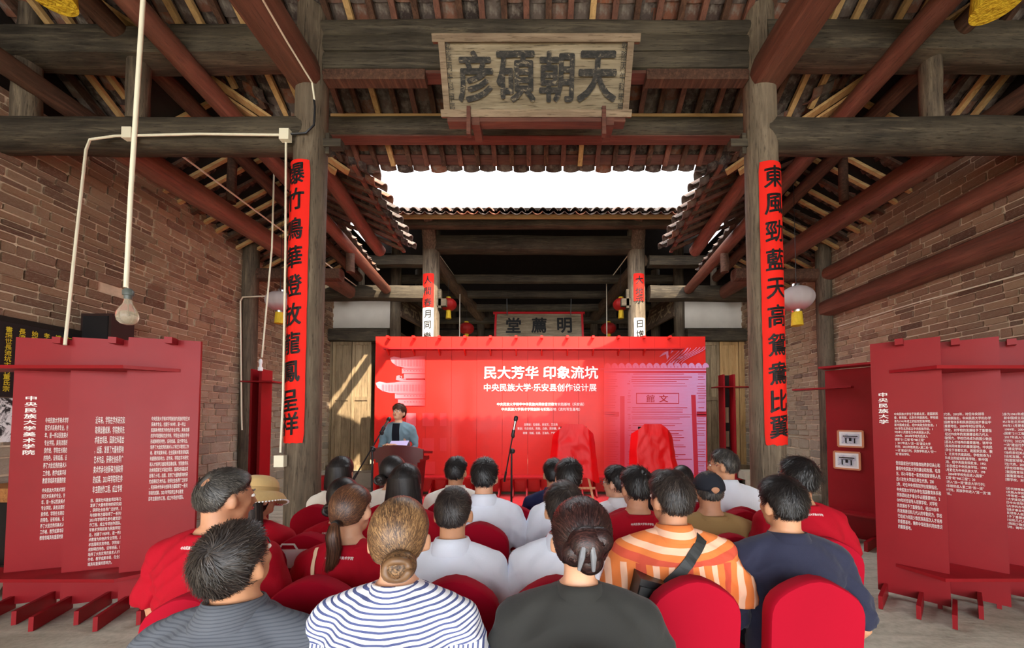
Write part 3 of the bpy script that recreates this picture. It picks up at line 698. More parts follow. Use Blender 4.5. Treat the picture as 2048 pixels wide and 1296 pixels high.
def text_on(root, txt, a, b, fx0, fx1, ztop, zbot, name, off=.0, mat='print_white', align='LEFT', side=1, vertical=False):
    "print on the face of the board from a to b (face towards the viewer)"
    a = Vector((a[0], a[1], 0)); b = Vector((b[0], b[1], 0)); x = (b-a).normalized(); nrm = Vector((x.y, -x.x, 0))
    L = (b-a).length; t = center(bold(txt, .03, .02, align, 1.25) if off >= .002 else text_mb(txt, .03, align, line=1.25), (fx1-fx0)*L, ztop-zbot)
    c = a+x*((fx0+fx1)/2*L)+nrm*.0185; c.z = (ztop+zbot)/2
    part(name, xf(t, basis(c, x, (0,0,1))), MAT[mat], root, smooth=False)
def display_group(s, a0, b0, dx, n, label, texts, title):
    root = empty('display_board', ((a0[0]+b0[0])/2+dx*(n-1)/2, (a0[1]+b0[1])/2, 0), label, 'display board')
    A, B = Vector((*a0, 0)), Vector((*b0, 0)); x = (B-A).normalized(); nrm = Vector((x.y, -x.x, 0))
    for i in range(n):
        o = Vector((dx*i, 0, 0)); board(root, A+o, B+o)
        c = (A+B)/2+o
        m = MB(); q = A+x*(B-A).length*(.45 if s > 0 else .62)+o+nrm*.06; q.z = PH+.02; m.box(q, (.05, .10, .05), Matrix((x, -nrm, Vector((0,0,1)))).transposed()); part('peg', m, MAT['panel'], root, smooth=False)
        for f in (.12, .62, 1.05)[:(3 if i == 0 else 2)]:
            q = A+x*(B-A).length*f+o; r = q+nrm*.36; q.z = r.z = .055; m = MB(); m.bar(q, r, .026, .10); part('foot_slat', m, MAT['panel'], root, smooth=False)
    for (zz, name, ins) in ((zat(736, 3.0), 'top_shelf', .0), (.28, 'bottom_shelf', 0)):
        m = MB(); f = .72 if s > 0 else .72
        if s > 0: e = A+x*(B-A).length*.28+nrm*.02; k = A+x*(B-A).length*.95+nrm*.16; far = Vector((dx*n, 0, 0))
        else: e = A+x*(B-A).length*.72+nrm*.02; k = A+x*(B-A).length*.10+nrm*.16; far = Vector((dx*n, 0, 0))
        poly = [(e.x, e.y), (k.x, k.y), (k.x+far.x, k.y), (k.x+far.x, e.y), (e.x, e.y+.0)]
        poly = poly[:4]
        if s < 0: poly = poly[::-1]
        m.prism(poly, zz-.012, zz+.014); part(name, m, MAT['panel'], root, smooth=False)
    return root, A, B, x, nrm
AR, BR_ = Fl(1757, 1187), Fl(1903, 1224)
g, A, B, xv, nv = display_group(1, (AR.x, AR.y), (BR_.x, BR_.y), .47, 4, 'tall glossy red folding display boards with white text on the right side', None, None)
def zpx(y, d=3.15): return zat(y, d)
def off_(v, dx): return (v[0]+dx, v[1])
tit = '\n'.join('中央民族大学')
text_on(g, tit, A, B, .10, .25, zpx(783), zpx(848), 'title_lettering', .002)
text_on(g, wrap(TX_R[0], 17), A, B, .33, .93, zpx(825), zpx(912), 'text_lettering', .0005)
text_on(g, wrap(TX_R[1], 17), A, B, .33, .93, zpx(924), zpx(1062), 'text_lettering', .0005)
text_on(g, wrap((TX_R[1][60:]+TX_R[0])[:17*21], 17), off_(A,.47), off_(B,.47), .18, .86, zpx(825), zpx(995), 'text_lettering', .0005)
text_on(g, wrap((TX_R[0][30:]+TX_R[1])[:17*18], 17), off_(A,.94), off_(B,.94), .15, .86, zpx(825), zpx(965), 'text_lettering', .0005)
text_on(g, wrap(TX_R[1][:17*12], 17), off_(A,.94), off_(B,.94), .15, .86, zpx(978), zpx(1062), 'text_lettering', .0005)
AL, BL = Fl(237, 1220), Fl(386, 1200)
g, A, B, xv, nv = display_group(-1, (AL.x, AL.y), (BL.x, BL.y), -.455, 3, 'tall glossy red folding display boards with white text on the left side', None, None)
text_on(g, '\n'.join('中央民族大学美术学院'), off_(A,-.91), off_(B,-.91), .15, .31, zpx(793), zpx(908), 'title_lettering', .002)
text_on(g, wrap(TX_L[0][:16*11], 16), off_(A,-.91), off_(B,-.91), .42, .90, zpx(835), zpx(966), 'text_lettering', .0005)
text_on(g, wrap(TX_L[0][-16*9:], 16), off_(A,-.91), off_(B,-.91), .42, .90, zpx(975), zpx(1078), 'text_lettering', .0005)
text_on(g, wrap(TX_L[1][:18*13], 18), off_(A,-.455), off_(B,-.455), .35, .93, zpx(833), zpx(985), 'text_lettering', .0005)
text_on(g, wrap((TX_L[1][40:]+TX_L[0])[:18*14], 18), off_(A,-.455), off_(B,-.455), .33, .93, zpx(995), zpx(1128), 'text_lettering', .0005)
text_on(g, wrap((TX_L[0]+TX_L[1])[:19*22], 19), A, B, .35, .88, zpx(833), zpx(1000), 'text_lettering', .0005)
# inner right board with two framed pictures
A = Fl(1668, 1072); B = Vector((P(1765, 900, 4.55).x, 4.55, 0)); A = Vector((P(1655, 900, 5.0).x, 5.0, 0))
g = empty('display_board', ((A.x+B.x)/2, 4.8, 0), 'plain red display board carrying two framed pictures behind the right boards', 'display board')
board(g, A, B, h=zat(738, 4.8)-.04)
xv = (B-A).normalized(); nv = Vector((xv.y, -xv.x, 0))
for f in (.1, .45, .85):
    q = A+xv*(B-A).length*f; r = q+nv*.4; q.z = r.z = .055; m = MB(); m.bar(q, r, .035, .11); part('foot_slat', m, MAT['panel'], g, smooth=False)
for zz in (zat(732, 4.7), .36):
    m = MB(); q = A+nv*.1; r = B+nv*.1+xv*.4; q.z = r.z = zz; m.bar(q, r, .26, .025); part('shelf', m, MAT['panel'], g, smooth=False)
m = MB(); q = A+nv*.05-xv*.35; r = A+nv*.05+xv*.3; q.z = r.z = zat(776, 4.9); m.bar(q, r, .14, .02); part('shelf', m, MAT['panel'], g, smooth=False)
def m_sketch():
    t = NT('ink_sketch'); v = t.coord((1,1,1)); n = t.noise(v, 14, 5, .6, .5); c = t.ramp(n, [(.3, W(150,156,182)), (.5, W(204,206,216)), (.65, W(232,230,226))]); t.col(c); t.rough(.5, .3); return t.m
MAT['sketch'] = m_sketch(); MAT['frame_wood'] = m_plain('frame_wood', W(206,136,100), .5, .3)
def pic(px, py, wpx, hpx, d, lab):
    c = P(px, py, d); 
    t = (c.x-A.x)/(B.x-A.x); base = A+(B-A)*t+nv*.03; h = hpx*d/FPX; wd = wpx*d/FPX/abs(xv.x)*.62
    r = empty('framed_picture', (base.x, base.y, c.z-h/2), lab, 'picture'); up = Vector((0,0,1)); o = Vector((base.x, base.y, c.z))
    for sgn in (-1, 1):
        m = MB(); m.bar(o+xv*(sgn*wd/2)-up*h/2, o+xv*(sgn*wd/2)+up*h/2, .02, .02, xv); part('frame_side', m, MAT['frame_wood'], r, smooth=False)
        m = MB(); m.bar(o+up*(sgn*h/2)-xv*wd/2, o+up*(sgn*h/2)+xv*wd/2, .02, .02); part('frame_rail', m, MAT['frame_wood'], r, smooth=False)
    m = MB(); m.bar(o-xv*wd/2, o+xv*wd/2, .008, h); part('print_sheet', m, MAT['white'], r, smooth=False)
    m = MB(); q = o+nv*.006; m.bar(q-xv*wd*.36, q+xv*wd*.36, .004, h*.66); part('sketch', m, MAT['sketch'], r, smooth=False)
    # the drawn gate: dark roof and posts
    m = MB(); q = o+nv*.01
    for a, b, z_, hh in ((-.3,.3,.16,.06), (-.24,.24,.06,.03), (-.2,-.15,-.12,.3), (.15,.2,-.12,.3), (-.05,.05,-.05,.18)): m.bar(q+xv*wd*a+up*h*z_, q+xv*wd*b+up*h*z_, .003, h*hh)
    part('drawn_gate', m, MAT['ink'], r, smooth=False)
pic(1695, 877, 36, 31, 4.85, 'small framed blue ink sketch of a gate, upper of two on the inner red board')
pic(1699, 921, 38, 33, 4.8, 'small framed grey ink sketch, lower of two on the inner red board')
# narrow slot boards beside the rear doors and beside the left column
def slot_board(px, y0, y1, d, s, label, wpx):
    a = P(px, 840, d); w_ = wpx*d/FPX; z0, z1 = 0.02, zat(y0, d); r = empty('slot_board', (a.x, d, 0), label, 'display board')
    m = MB(); m.box((a.x-w_*.3, d+.08, z1/2), (w_*.6, .04, z1)); part('dark_backboard', m, MAT['dark'], r, smooth=False)
    for xx, t in ((a.x-w_*.62, .03), (a.x+w_*.05, .04)):
        m = MB(); m.box((xx, d, z1/2), (t, .22, z1)); part('upright_board', m, MAT['panel'], r, smooth=False)
    zz = zat((y0+25), d); m = MB(); m.box((a.x, d-.05, zz), (w_*2.4, .26, .02)); part('shelf', m, MAT['panel'], r, smooth=False)
    for k in range(2):
        zc = zat(830+k*48, d); m = MB(); m.box((a.x-w_*.3, d+.03, zc), (w_*.3, .03, .32)); part('pale_card', m, MAT['door'], r, smooth=False)
    m = MB(); m.box((a.x+.1, d, .30), (w_*3, .3, .03)); part('low_shelf', m, MAT['panel'], r, smooth=False)
slot_board(528, 740, 950, 5.6, -1, 'narrow dark slot board with a red edge left of the left column', 26)
slot_board(1463, 750, 910, 7.9, 1, 'narrow dark slot board with a red edge right of the screen', 30)
# red box at the left foot of the screen
m = MB(); c = P(650, 975, 8.2); m.box((c.x, 8.3, .14), (.5, .3, .28)); top('red_box', m, MAT['screen_edge'], 'low red box on the ground left of the screen', 'box', smooth=False)
# ================================================================ PLAQUES AND COUPLETS
def plaque(name, label, c, w_, h, tilt, chars, mat, mframe, csize, cmat='worn_ink', ori=None, ext=.05, depth=.05, glyph_h=None):
    r = empty(name, (c[0], c[1], c[2]-h/2), label, 'plaque')
    R = Matrix.Rotation(-tilt, 4, 'X') if ori is None else ori
    T = Matrix.Translation(c)@R
    def bx_(x, z, sx, sz, nm, mt, dy=0, sy=depth):
        m = MB(); m.box((x, dy, z), (sx, sy, sz)); part(nm, xf(m, T), mt, r, smooth=False)
    nb = max(2, int(h/.2))
    for i in range(nb): bx_(0, -h/2+h*(i+.5)/nb, w_-.06, h/nb-.003, 'board', mat, .012+.002*(i % 2), depth*.5)
    f = .055
    bx_(0, h/2, w_+2*ext, f, 'frame_rail', mframe, -.005); bx_(0, -h/2, w_+2*ext*.6, f, 'frame_rail', mframe, -.005)
    bx_(-w_/2+f/2, 0, f, h-f, 'frame_side', mframe, -.002); bx_(w_/2-f/2, 0, f, h-f, 'frame_side', mframe, -.002)
    n_ = len(chars)
    for i, ch in enumerate(chars):
        t = center(bold(ch, 1, .026), None, None); mx = np.array(t.v); sc_ = csize/(mx.max(0)[1]-mx.min(0)[1]); t = center(t, (mx.max(0)[0]-mx.min(0)[0])*sc_*.9, csize)
        x = (i-(n_-1)/2)*(w_*.86/n_); M = T@basis((x, -depth*.5+.008, 0), (1,0,0), (.08,0,1)); part('character', xf(t, M), MAT[cmat], r, smooth=False)
    return r, T
c0, c1 = P(1071, 78, 3.12), P(1074, 228, 3.36); wpl = (P(1256, 228, 3.36)-P(890, 228, 3.36)).x
cc = (c0+c1)/2; hh = (c1-c0).length; tl = math.atan2(c1.y-c0.y, c0.z-c1.z)
pq, Tq = plaque('name_plaque', 'large weathered wooden plaque with four worn black characters hanging from the front beams', cc, wpl, hh, -tl, '彦碩朝天', MAT['plaque'], MAT['plaque_frame'], .36)
for x in (-.61, .61):
    m = MB(); m.box((cc.x+x, c1.y-.02, c1.z-.09), (.035, .05, .26)); m.box((cc.x+x+.06, c1.y+.1, c1.z-.07), (.07, .22, .08)); part('support_hook', m, MAT['redtint_x'], pq, smooth=False)
m = MB(); m.box((cc.x, c1.y+.04, c1.z-.055), (1.62, .09, .04)); part('support_rail', m, MAT['redtint_x'], pq, smooth=False)
for x in (-.6, .6):
    m = MB(); m.tube([(cc.x+x, c0.y+.03, c0.z-.02), (cc.x+x, 3.42, c0.z+.02)], .012, 6); part('iron_hook', m, MAT['black'], pq)
# small inscription lines at the edges of the plaque
for x in (-wpl*.455, wpl*.455):
    t = center(text_mb('\n'.join('乾隆丙午科甲辰'), .06, off=.0), None, .5); part('small_lettering', xf(t, Tq@basis((x, -.018, 0), (1,0,0), (0,0,1))), MAT['worn_ink'], pq, smooth=False)
cB = P(1078, 651, 10.6)
pq, _ = plaque('name_plaque', 'pale plaque with red border above the screen in the dark hall', cB, 2.5, .78, .25, '堂薦明', MAT['plaque'], MAT['screen_edge'], .48, 'ink')
for s in (-1, 1):
    m = MB(); m.tube([cB+Vector((s*.9, .05, .3)), (cB.x+s*.9, 10.5, 5.0)], .012, 6); part('hanging_rod', m, MAT['black'], pq)
for s in (-1, 1):
    c = Vector((s*3.35, 10.2, zat(622, 10.0))); Rr = Matrix.Rotation(PI/2*(-s)*.9, 4, 'Z')
    plaque('name_plaque', f"dark carved plaque hanging on the {'left' if s<0 else 'right'} partition of the far hall", c, 1.6, .62, 0, '武元威' if s < 0 else '元大文', MAT['wood_y'], MAT['wood_y'], .4, 'door', ori=Rr@Matrix.Rotation(-.25, 4, 'X'))
def couplet(name, label, cx, cy, R, z0, z1, wd, chars, zc, csz, mat, segs=None, ang=0, off=.012, stretch=1.0):
    root = empty(name, (cx, cy-R, z0), label, 'couplet')
    def bend(mb, rr):
        mb = slice_x(mb, 8); mb.v = [(cx+rr*math.sin(v[0]/rr+ang), cy-rr*math.cos(v[0]/rr+ang), v[1]) for v in mb.v]; return mb
    for (a, b, mt, nm) in (segs or [(z0, z1, mat, 'paper_strip')]):
        nx, nz = 14, 30; m = MB(); vs = []; fs = []
        for j in range(nz+1):
            for i in range(nx+1):
                x = -wd/2+wd*i/nx; z = a+(b-a)*j/nz; e = 0
                if j == 0 or i in (0, nx): e = .012*noise.noise(Vector((i*.9, z*9, cx)))
                rr = R+.004+.004*(1+noise.noise(Vector((x*8, z*3, cx))))*.6
                if j in (0, nz) and i in (0, nx): x *= .93
                if j == 0: z += e
                xx = x*(1+(e*2 if i in (0, nx) else 0)); vs.append((cx+rr*math.sin(xx/rr+ang), cy-rr*math.cos(xx/rr+ang), z))
        for j in range(nz):
            for i in range(nx): k = j*(nx+1)+i; fs.append((k, k+1, k+nx+2, k+nx+1))
        m.add(vs, fs); part(nm, m, mat if mt is None else mt, root)
    for ch, z in zip(chars, zc):
        t = bold(ch, 1, .020); mx = np.array(t.v); lo, hi = mx.min(0), mx.max(0); k = csz/1.0; t = center(t, (hi[0]-lo[0])*k, (hi[1]-lo[1])*k*stretch)
        t.v = [(v[0], v[1]*1.0+v[0]*.13+z, 0) for v in t.v]
        part('brush_character', bend(t, R+.010), MAT['ink'], root, smooth=False)
ys = [368, 417, 474, 528, 583, 638, 693, 748, 803, 848]
couplet('couplet_banner', 'long red couplet paper on the left front column starting with the firecracker character', CXL, D1, .150, zat(884, D1), zat(340, D1), P(625,600,D1).x-P(566,600,D1).x, '爆竹鳴華燈放龍鳳呈祥', [zat(y, D1) for y in ys], .20, MAT['paper_red'], ang=-.16-.17, stretch=1.05)
ys = [373, 425, 478, 532, 587, 640, 695, 750, 803, 853]
couplet('couplet_banner', 'long red couplet paper on the right front column starting with the east character', CXR, D1, .150, zat(888, D1), zat(343, D1), P(1560,600,D1).x-P(1503,600,D1).x, '東風勁藍天高鴛鴦比翼', [zat(y, D1) for y in ys], .20, MAT['paper_red'], ang=.12+.05, stretch=1.05)
ys = [566, 588, 610, 633, 654, 676]
couplet('couplet_banner', 'small half-faded couplet paper on the left far column', BXL, D2, .192, zat(700, D2), zat(553, D2), .27, '人間春月同樂', [zat(y, D2) for y in ys], .19, MAT['paper_red'], segs=[(zat(700, D2), zat(620, D2), MAT['paper_pale'], 'faded_paper_strip'), (zat(619, D2), zat(553, D2), MAT['paper_red'], 'paper_strip')], ang=-.1)
couplet('couplet_banner', 'small torn couplet paper on the right far column', BXR, D2, .192, zat(700, D2), zat(553, D2), .26, '大地示日增', [zat(y, D2) for y in (566, 588, 604, 652, 672)], .19, MAT['paper_red'], segs=[(zat(700, D2), zat(640, D2), MAT['paper_pale'], 'faded_paper_strip'), (zat(607, D2), zat(553, D2), MAT['paper_red'], 'paper_strip')], ang=.1)
# ================================================================ LANTERNS, BULB, CONDUIT
def m_lant(name, c, c2, glow=0):
    t = NT(name); z = t.sep(t.coord())[2]; mr = t.n('ShaderNodeMapRange'); t.l(z, mr.inputs[0]); mr.inputs[1].default_value = -.02; mr.inputs[2].default_value = .09
    t.col(t.mix(mr.outputs[0], c, c2)); t.rough(.6, .3); return t.m
MAT['lant'] = m_lant('lantern_silk', W(196,20,16), W(150,20,16)); MAT['lant_dusty'] = m_lant('dusty_lantern_silk', W(170,66,80), W(164,150,148))
def lantern(px, py, wpx, d, label, mat, zcord, group=None):
    c = P(px, py, d); R = wpx/2*d/FPX; H = R*.78; root = empty('red_lantern', (c.x, c.y, c.z-H), label, 'lantern', group)
    m = MB(); rings = []
    for i in range(13):
        t = -PI/2*.86+PI*.86*i/12; n = 48; rings.append([Vector((R*math.cos(t)*(1-.05*(k % 4 == 0))*math.cos(2*PI*k/n), R*math.cos(t)*(1-.05*(k % 4 == 0))*math.sin(2*PI*k/n), H*math.sin(t)))+c for k in range(n)])
    m.loft(rings); part('lantern_body', m, MAT[mat], root, smooth='all')
    for sg, nm in ((1, 'top_cap'), (-1, 'bottom_cap')):
        m = MB(); m.lathe(c+Vector((0,0,sg*H*.98)), [(R*.30, -.02*sg), (R*.32, .0), (R*.28, .03*sg)][::sg], 16); part(nm, m, MAT['chrome'] if mat != 'lant' else MAT['yellow'], root)
    m = MB(); m.tube([c+Vector((0,0,-H)), c+Vector((0,0,-H-R*.25)), c+Vector((0,0,-H-R*.95))], [R*.28, R*.30, R*.34], 24); part('tassel', m, MAT['yellow'], root)
    m = MB(); m.tube([c+Vector((0,0,H)), (c.x, c.y, zcord)], .004, 6); part('cord', m, MAT['black'], root)
lantern(1593, 597, 64, 4.9, 'dusty pink lantern hanging just right of the right front column', 'lant_dusty', zs(3.3, 4.9)-.2)
lantern(560, 603, 52, 5.7, 'dusty pink lantern half hidden behind the left front column', 'lant_dusty', zs(3.6, 5.7)-.2)
lantern(897, 609, 33, 9.1, 'red lantern beside the left far column', 'lant', 5.2)
lantern(1242, 609, 33, 9.1, 'red lantern beside the right far column', 'lant', 5.2)
lantern(933, 657, 31, 10.8, 'deeper red lantern just left of the pale plaque', 'lant', 5.1)
lantern(1217, 657, 31, 10.8, 'deeper red lantern just right of the pale plaque', 'lant', 5.1)
for px, nm in ((100, 'left'), (1993, 'right')):
    c = P(px, 5 if px > 500 else -14, 2.6); root = empty('red_lantern', (c.x, c.y, c.z), f"large lantern hung above the top {nm} corner, only its yellow fringe in view", 'lantern')
    m = MB(); m.tube([c+Vector((0,0,-.03)), c+Vector((0,0,.22))], [.135, .11], 40, cap=True); part('tassel', m, MAT['yellow'], root)
    m = MB(); m.ell(c+Vector((0,0,.55)), (.36,.36,.28), 24, 12); part('lantern_body', m, MAT['lant'], root)
    m = MB(); m.tube([c+Vector((0,0,.8)), (c.x, c.y, zf(2.6)-.05)], .005, 6); part('cord', m, MAT['black'], root)
# bulb on a white conduit
c = P(255, 625, 2.35); root = empty('hanging_bulb', (c.x, c.y, c.z-.12), 'clear glass light bulb hanging from a long white conduit at the left', 'lamp')
t = NT('bulb_glass'); t.col(W(226,216,196)); t.rough(.08, .5); t.b.inputs['Transmission Weight'].default_value = .75; t.b.inputs['IOR'].default_value = 1.3
m = MB(); m.lathe(c, [(.004,-.078),(.03,-.072),(.046,-.055),(.053,-.028),(.050,0),(.038,.026),(.025,.05),(.019,.075),(.018,.085)], 24); part('glass_bulb', m, t.m, root)
m = MB(); m.lathe(c, [(.019,.083),(.02,.105),(.027,.108),(.028,.135),(.016,.15)], 20); part('socket', m, m_plain('bakelite', W(90,96,92), .4, .4), root)
m = MB(); m.tube([c+Vector((-.004,0,.0)), c+Vector((.004,0,-.02)), c+Vector((0,0,.08))], .0022, 6); part('filament_stem', m, MAT['chrome'], root)
ct = P(252, 575, 2.35); m = MB(); m.tube([c+Vector((0,0,.15)), c+Vector((-.012,0,.18)), ct+Vector((-.004,0,0))], .004, 8); part('wire', m, MAT['white_pvc'], root)
tp = P(290, -60, 2.25); m = MB(); m.tube([ct, P(262, 380, 2.32), tp, (tp.x+.02, tp.y, zf(tp.y)-.03)], .0125, 12); part('conduit', m, MAT['white_pvc'], root)
# thin second hanging conduit with a bulb holder
c = P(521, 735, 5.3); root = empty('hanging_lamp_holder', (c.x, c.y, c.z-.06), 'small white lamp holder on a thin hanging rod left of the column', 'lamp')
a = P(544, 495, 5.1); m = MB(); m.tube([P(524, 715, 5.3), a, (a.x, a.y, zs(a.x, a.y)-.03)], .011, 8); part('conduit', m, MAT['white_pvc'], root)
m = MB(); m.lathe(c, [(.02,-.05),(.03,-.045),(.03,0),(.018,.01),(.016,.05),(.024,.06),(.022,.1),(.01,.12)], 14); part('socket', m, MAT['white'], root)
# wiring along the left tie beam and column
zc_ = zat(271, D1-.16); yy = D1-.165
root = empty('wiring_conduit', P(300, 271, yy), 'white plastic conduit running along the left tie beam with junction boxes', 'conduit')
pts = [P(130, 690, 3.0), P(152, 480, 3.15), P(172, 300, 3.3), P(180, 279, yy), P(230, 272, yy), P(400, 268, yy), P(568, 270, yy)]
m = MB(); m.tube(pts[:4]+pts[4:], .0105, 8); part('pipe', m, MAT['white_pvc'], root)
m = MB(); m.tube([P(572, 285, yy), P(571, 500, yy), P(566, 800, yy), P(561, 905, yy)], .009, 8); part('pipe', m, MAT['white_pvc'], root)
for px, py in ((258, 268), (571, 271), (561, 922)):
    m = MB(); m.box(P(px, py, yy-.01), (.085, .05, .10)); part('junction_box', m, MAT['white_pvc'], root, smooth=False)
m = MB(); m.tube([P(580, 268, yy), P(612, 266, yy), P(628, 250, yy), P(630, 215, yy), P(628, 200, yy)], .009, 8); part('black_cable', m, MAT['black'], root, label='black cable curving up the column')
m = MB(); m.tube([P(629, 200, yy), P(624, 165, yy-.02), P(575, 85, 3.0), P(520, -10, 2.6)], .008, 8); part('pipe', m, MAT['white_pvc'], root)
root = empty('wiring_conduit', P(484, 600, 5.9), 'thin white conduit bending down beside the left wall post', 'conduit')
m = MB(); m.tube([P(560, 591, 6.2), P(486, 594, 6.35), P(481, 602, 6.38), P(483, 830, 6.38), P(484, 860, 6.38)], .012, 8); part('pipe', m, MAT['white_pvc'], root)
for s, a in ((-1, (335, 305)), (1, (1800, 310))):
    pass
m = MB(); m.tube([(-4.0, 3.6, 4.47), (-3.99, 8.3, 4.45)], .012, 6); top('cable', m, MAT['white_pvc'], 'pale cable running along the top of the left aisle log', 'cable')
m = MB(); m.tube([(5.02, 3.4, zat(560, 4.0)), (5.04, 5.0, 3.06), (5.05, 6.35, 3.07)], .009, 6); top('rope', m, MAT['white_pvc'], 'thin pale rope strung along the right brick wall', 'rope')
for s, px0 in ((-1, 880), (1, 1255)):
    m = MB(); e = P(920 if s < 0 else 1213, 568, 10.0)
    m.tube([(P(px0, 512, 8.6).x, 8.6, zat(512, 8.6)), e, (e.x, e.y, 2.0)], .012, 6); top('cable', m, MAT['white_pvc'], f"thin white wire hanging from the {'left' if s<0 else 'right'} beam of the far hall", 'cable')
# ================================================================ LEFT WALL ITEMS
root = empty('inscription_board', (-WX+.05, 3.7, 1.72), 'black board with columns of yellow characters on the left brick wall', 'board')
m = MB(); m.box((-WX+.04, 3.5, 2.08), (.03, 1.5, .72)); part('backboard', m, MAT['ink'], root, smooth=False)
m = MB(); m.box((-WX+.04, 3.5, 2.46), (.04, 1.56, .05)); part('frame_rail', m, MAT['dark'], root, smooth=False)
chs = '始祖忠孝節義禮智信仁和謙讓德才世澤長耕讀傳家遠詩書繼世長流坑古村董氏宗祠族規家訓敬宗睦族'
for i in range(15):
    t = center(text_mb('\n'.join(chs[(i*3) % 30:(i*3) % 30+11]), .07, off=.001), .05, .62); part('character_column', xf(t, basis((-WX+.062, 2.85+i*.093, 2.08), (0,1,0), (0,0,1))), MAT['gold_print'], root, smooth=False)
t = NT('mottled_mural'); n = t.noise(t.coord(), 6, 5, .7, 1); t.col(t.ramp(n, [(.44, W(24,24,24)), (.52, W(222,222,222))])); t.rough(.7)
m = MB(); m.box((-WX+.03, 3.5, 1.50), (.02, 1.4, .42)); top('wall_mural', m, t.m, 'black and white mottled picture below the inscription board on the left wall', 'picture', smooth=False)
root = empty('wall_speaker', (-WX+.2, 4.35, 2.3), 'dark brown box loudspeaker on the left wall above the display boards', 'speaker')
c = P(186, 665, 4.2); m = MB(); m.box((-WX+.2, 4.3, c.z), (.34, .24, .42)); part('cabinet', m, m_plain('brown_box', W(48,30,26), .6), root, smooth=False)
m = MB(); m.box((-WX+.2, 4.175, c.z), (.28, .01, .36)); part('grille', m, MAT['black'], root, smooth=False)
root = empty('wooden_counter', (-4.6, 3.5, 0), 'brown wooden counter against the left wall behind the boards', 'table')
m = MB(); m.box((-4.72, 3.8, .84), (.7, .9, .12)); part('top', m, m_wood('counter_wood', W(120,72,34), W(164,106,58), W(186,132,80), 'Y'), root, smooth=False)
m = MB(); m.box((-4.74, 3.8, .5), (.6, .8, .56)); part('body', m, MAT['dark'], root, smooth=False)
for yy in (3.42, 4.18):
    for xx in (-5.0, -4.42): m = MB(); m.box((xx, yy, .39), (.06, .06, .78)); part('leg', m, MAT['rafter'], root, smooth=False)
for i, (x, y, r) in enumerate(((-4.62, 3.08, .2), (-4.8, 2.62, .18), (-4.3, 3.42, .10))):
    m = MB(); m.ell((x, y, r*.75), (r*1.2, r, r*.8), 14, 8)
    m.v = [tuple(Vector(v)*(1) + Vector((0,0,0))) if False else (v[0]+.03*noise.noise(Vector(v)*5), v[1]+.03*noise.noise(Vector(v)*5+Vector((9,0,0))), max(0.0, v[2]+.03*noise.noise(Vector(v)*6+Vector((0,7,0))))) for v in m.v]
    top('boulder', m, MAT['slab'], ('large pale boulder in front of the wooden counter', 'rounded stone nearest the left edge of the view', 'smaller stone under the front of the counter')[i], 'stone')
# ================================================================ LECTERN, STANDS, EASELS
MAT['maroon'] = m_redpanel('maroon_lectern_wood', W(84,16,18), .4, .1)
LY = 5.0
lc = P(806, 900, LY); zt = zat(889, LY); root = empty('lectern', (lc.x, LY, 0), 'maroon wooden lectern with a wide curved top in front of the speaker', 'lectern')
m = MB(); pr = [(x, -.0+.055*(1-(x/.33)**2)) for x in [-.33+.66*i/12 for i in range(13)]]
m.prism(pr+[(.33,-.12),(-.33,-.12)], -.02, .02, basis((lc.x, LY-.20, zt-.05), (1,0,0), (0,0,1))); part('front_fascia', m, MAT['maroon'], root, smooth=False)
m = MB(); m.box((lc.x, LY+.02, zt-.10), (.64, .46, .03), Matrix.Rotation(-.1, 3, 'X')); part('desk_top', m, MAT['maroon'], root, smooth=False)
m = MB(); m.box((lc.x, LY+.02, zt-.19), (.56, .42, .05)); part('collar', m, MAT['maroon'], root, smooth=False)
m = MB(); m.loft([[Vector((lc.x+sx_*w_, LY+sy*.18, z)) for sx_, sy in ((-1,-1),(1,-1),(1,1),(-1,1))] for z, w_ in ((.08,.2),(.5,.215),(zt-.2,.25))]); part('pedestal', m, MAT['maroon'], root, smooth=False)
m = MB(); m.box((lc.x, LY-.19, .55), (.3, .012, .7)); part('front_panel', m, MAT['maroon'], root, smooth=False)
m = MB(); m.box((lc.x, LY+.0, .04), (.52, .46, .08)); part('base', m, MAT['maroon'], root, smooth=False)
m = MB(); m.box((P(792, 880, LY).x, LY+.06, zt+.0), (.22, .16, .004), Matrix.Rotation(.5, 3, 'X')); m.box((P(796, 880, LY).x, LY+.065, zt+.004), (.21, .15, .003), Matrix.Rotation(.5, 3, 'X')@Matrix.Rotation(.06, 3, 'Z')); top('paper_sheets', m, m_plain('lilac_paper', W(206,190,232), .7, .2, 0, .02), 'lilac-tinted sheets of paper lying on the lectern', 'paper', smooth=False)
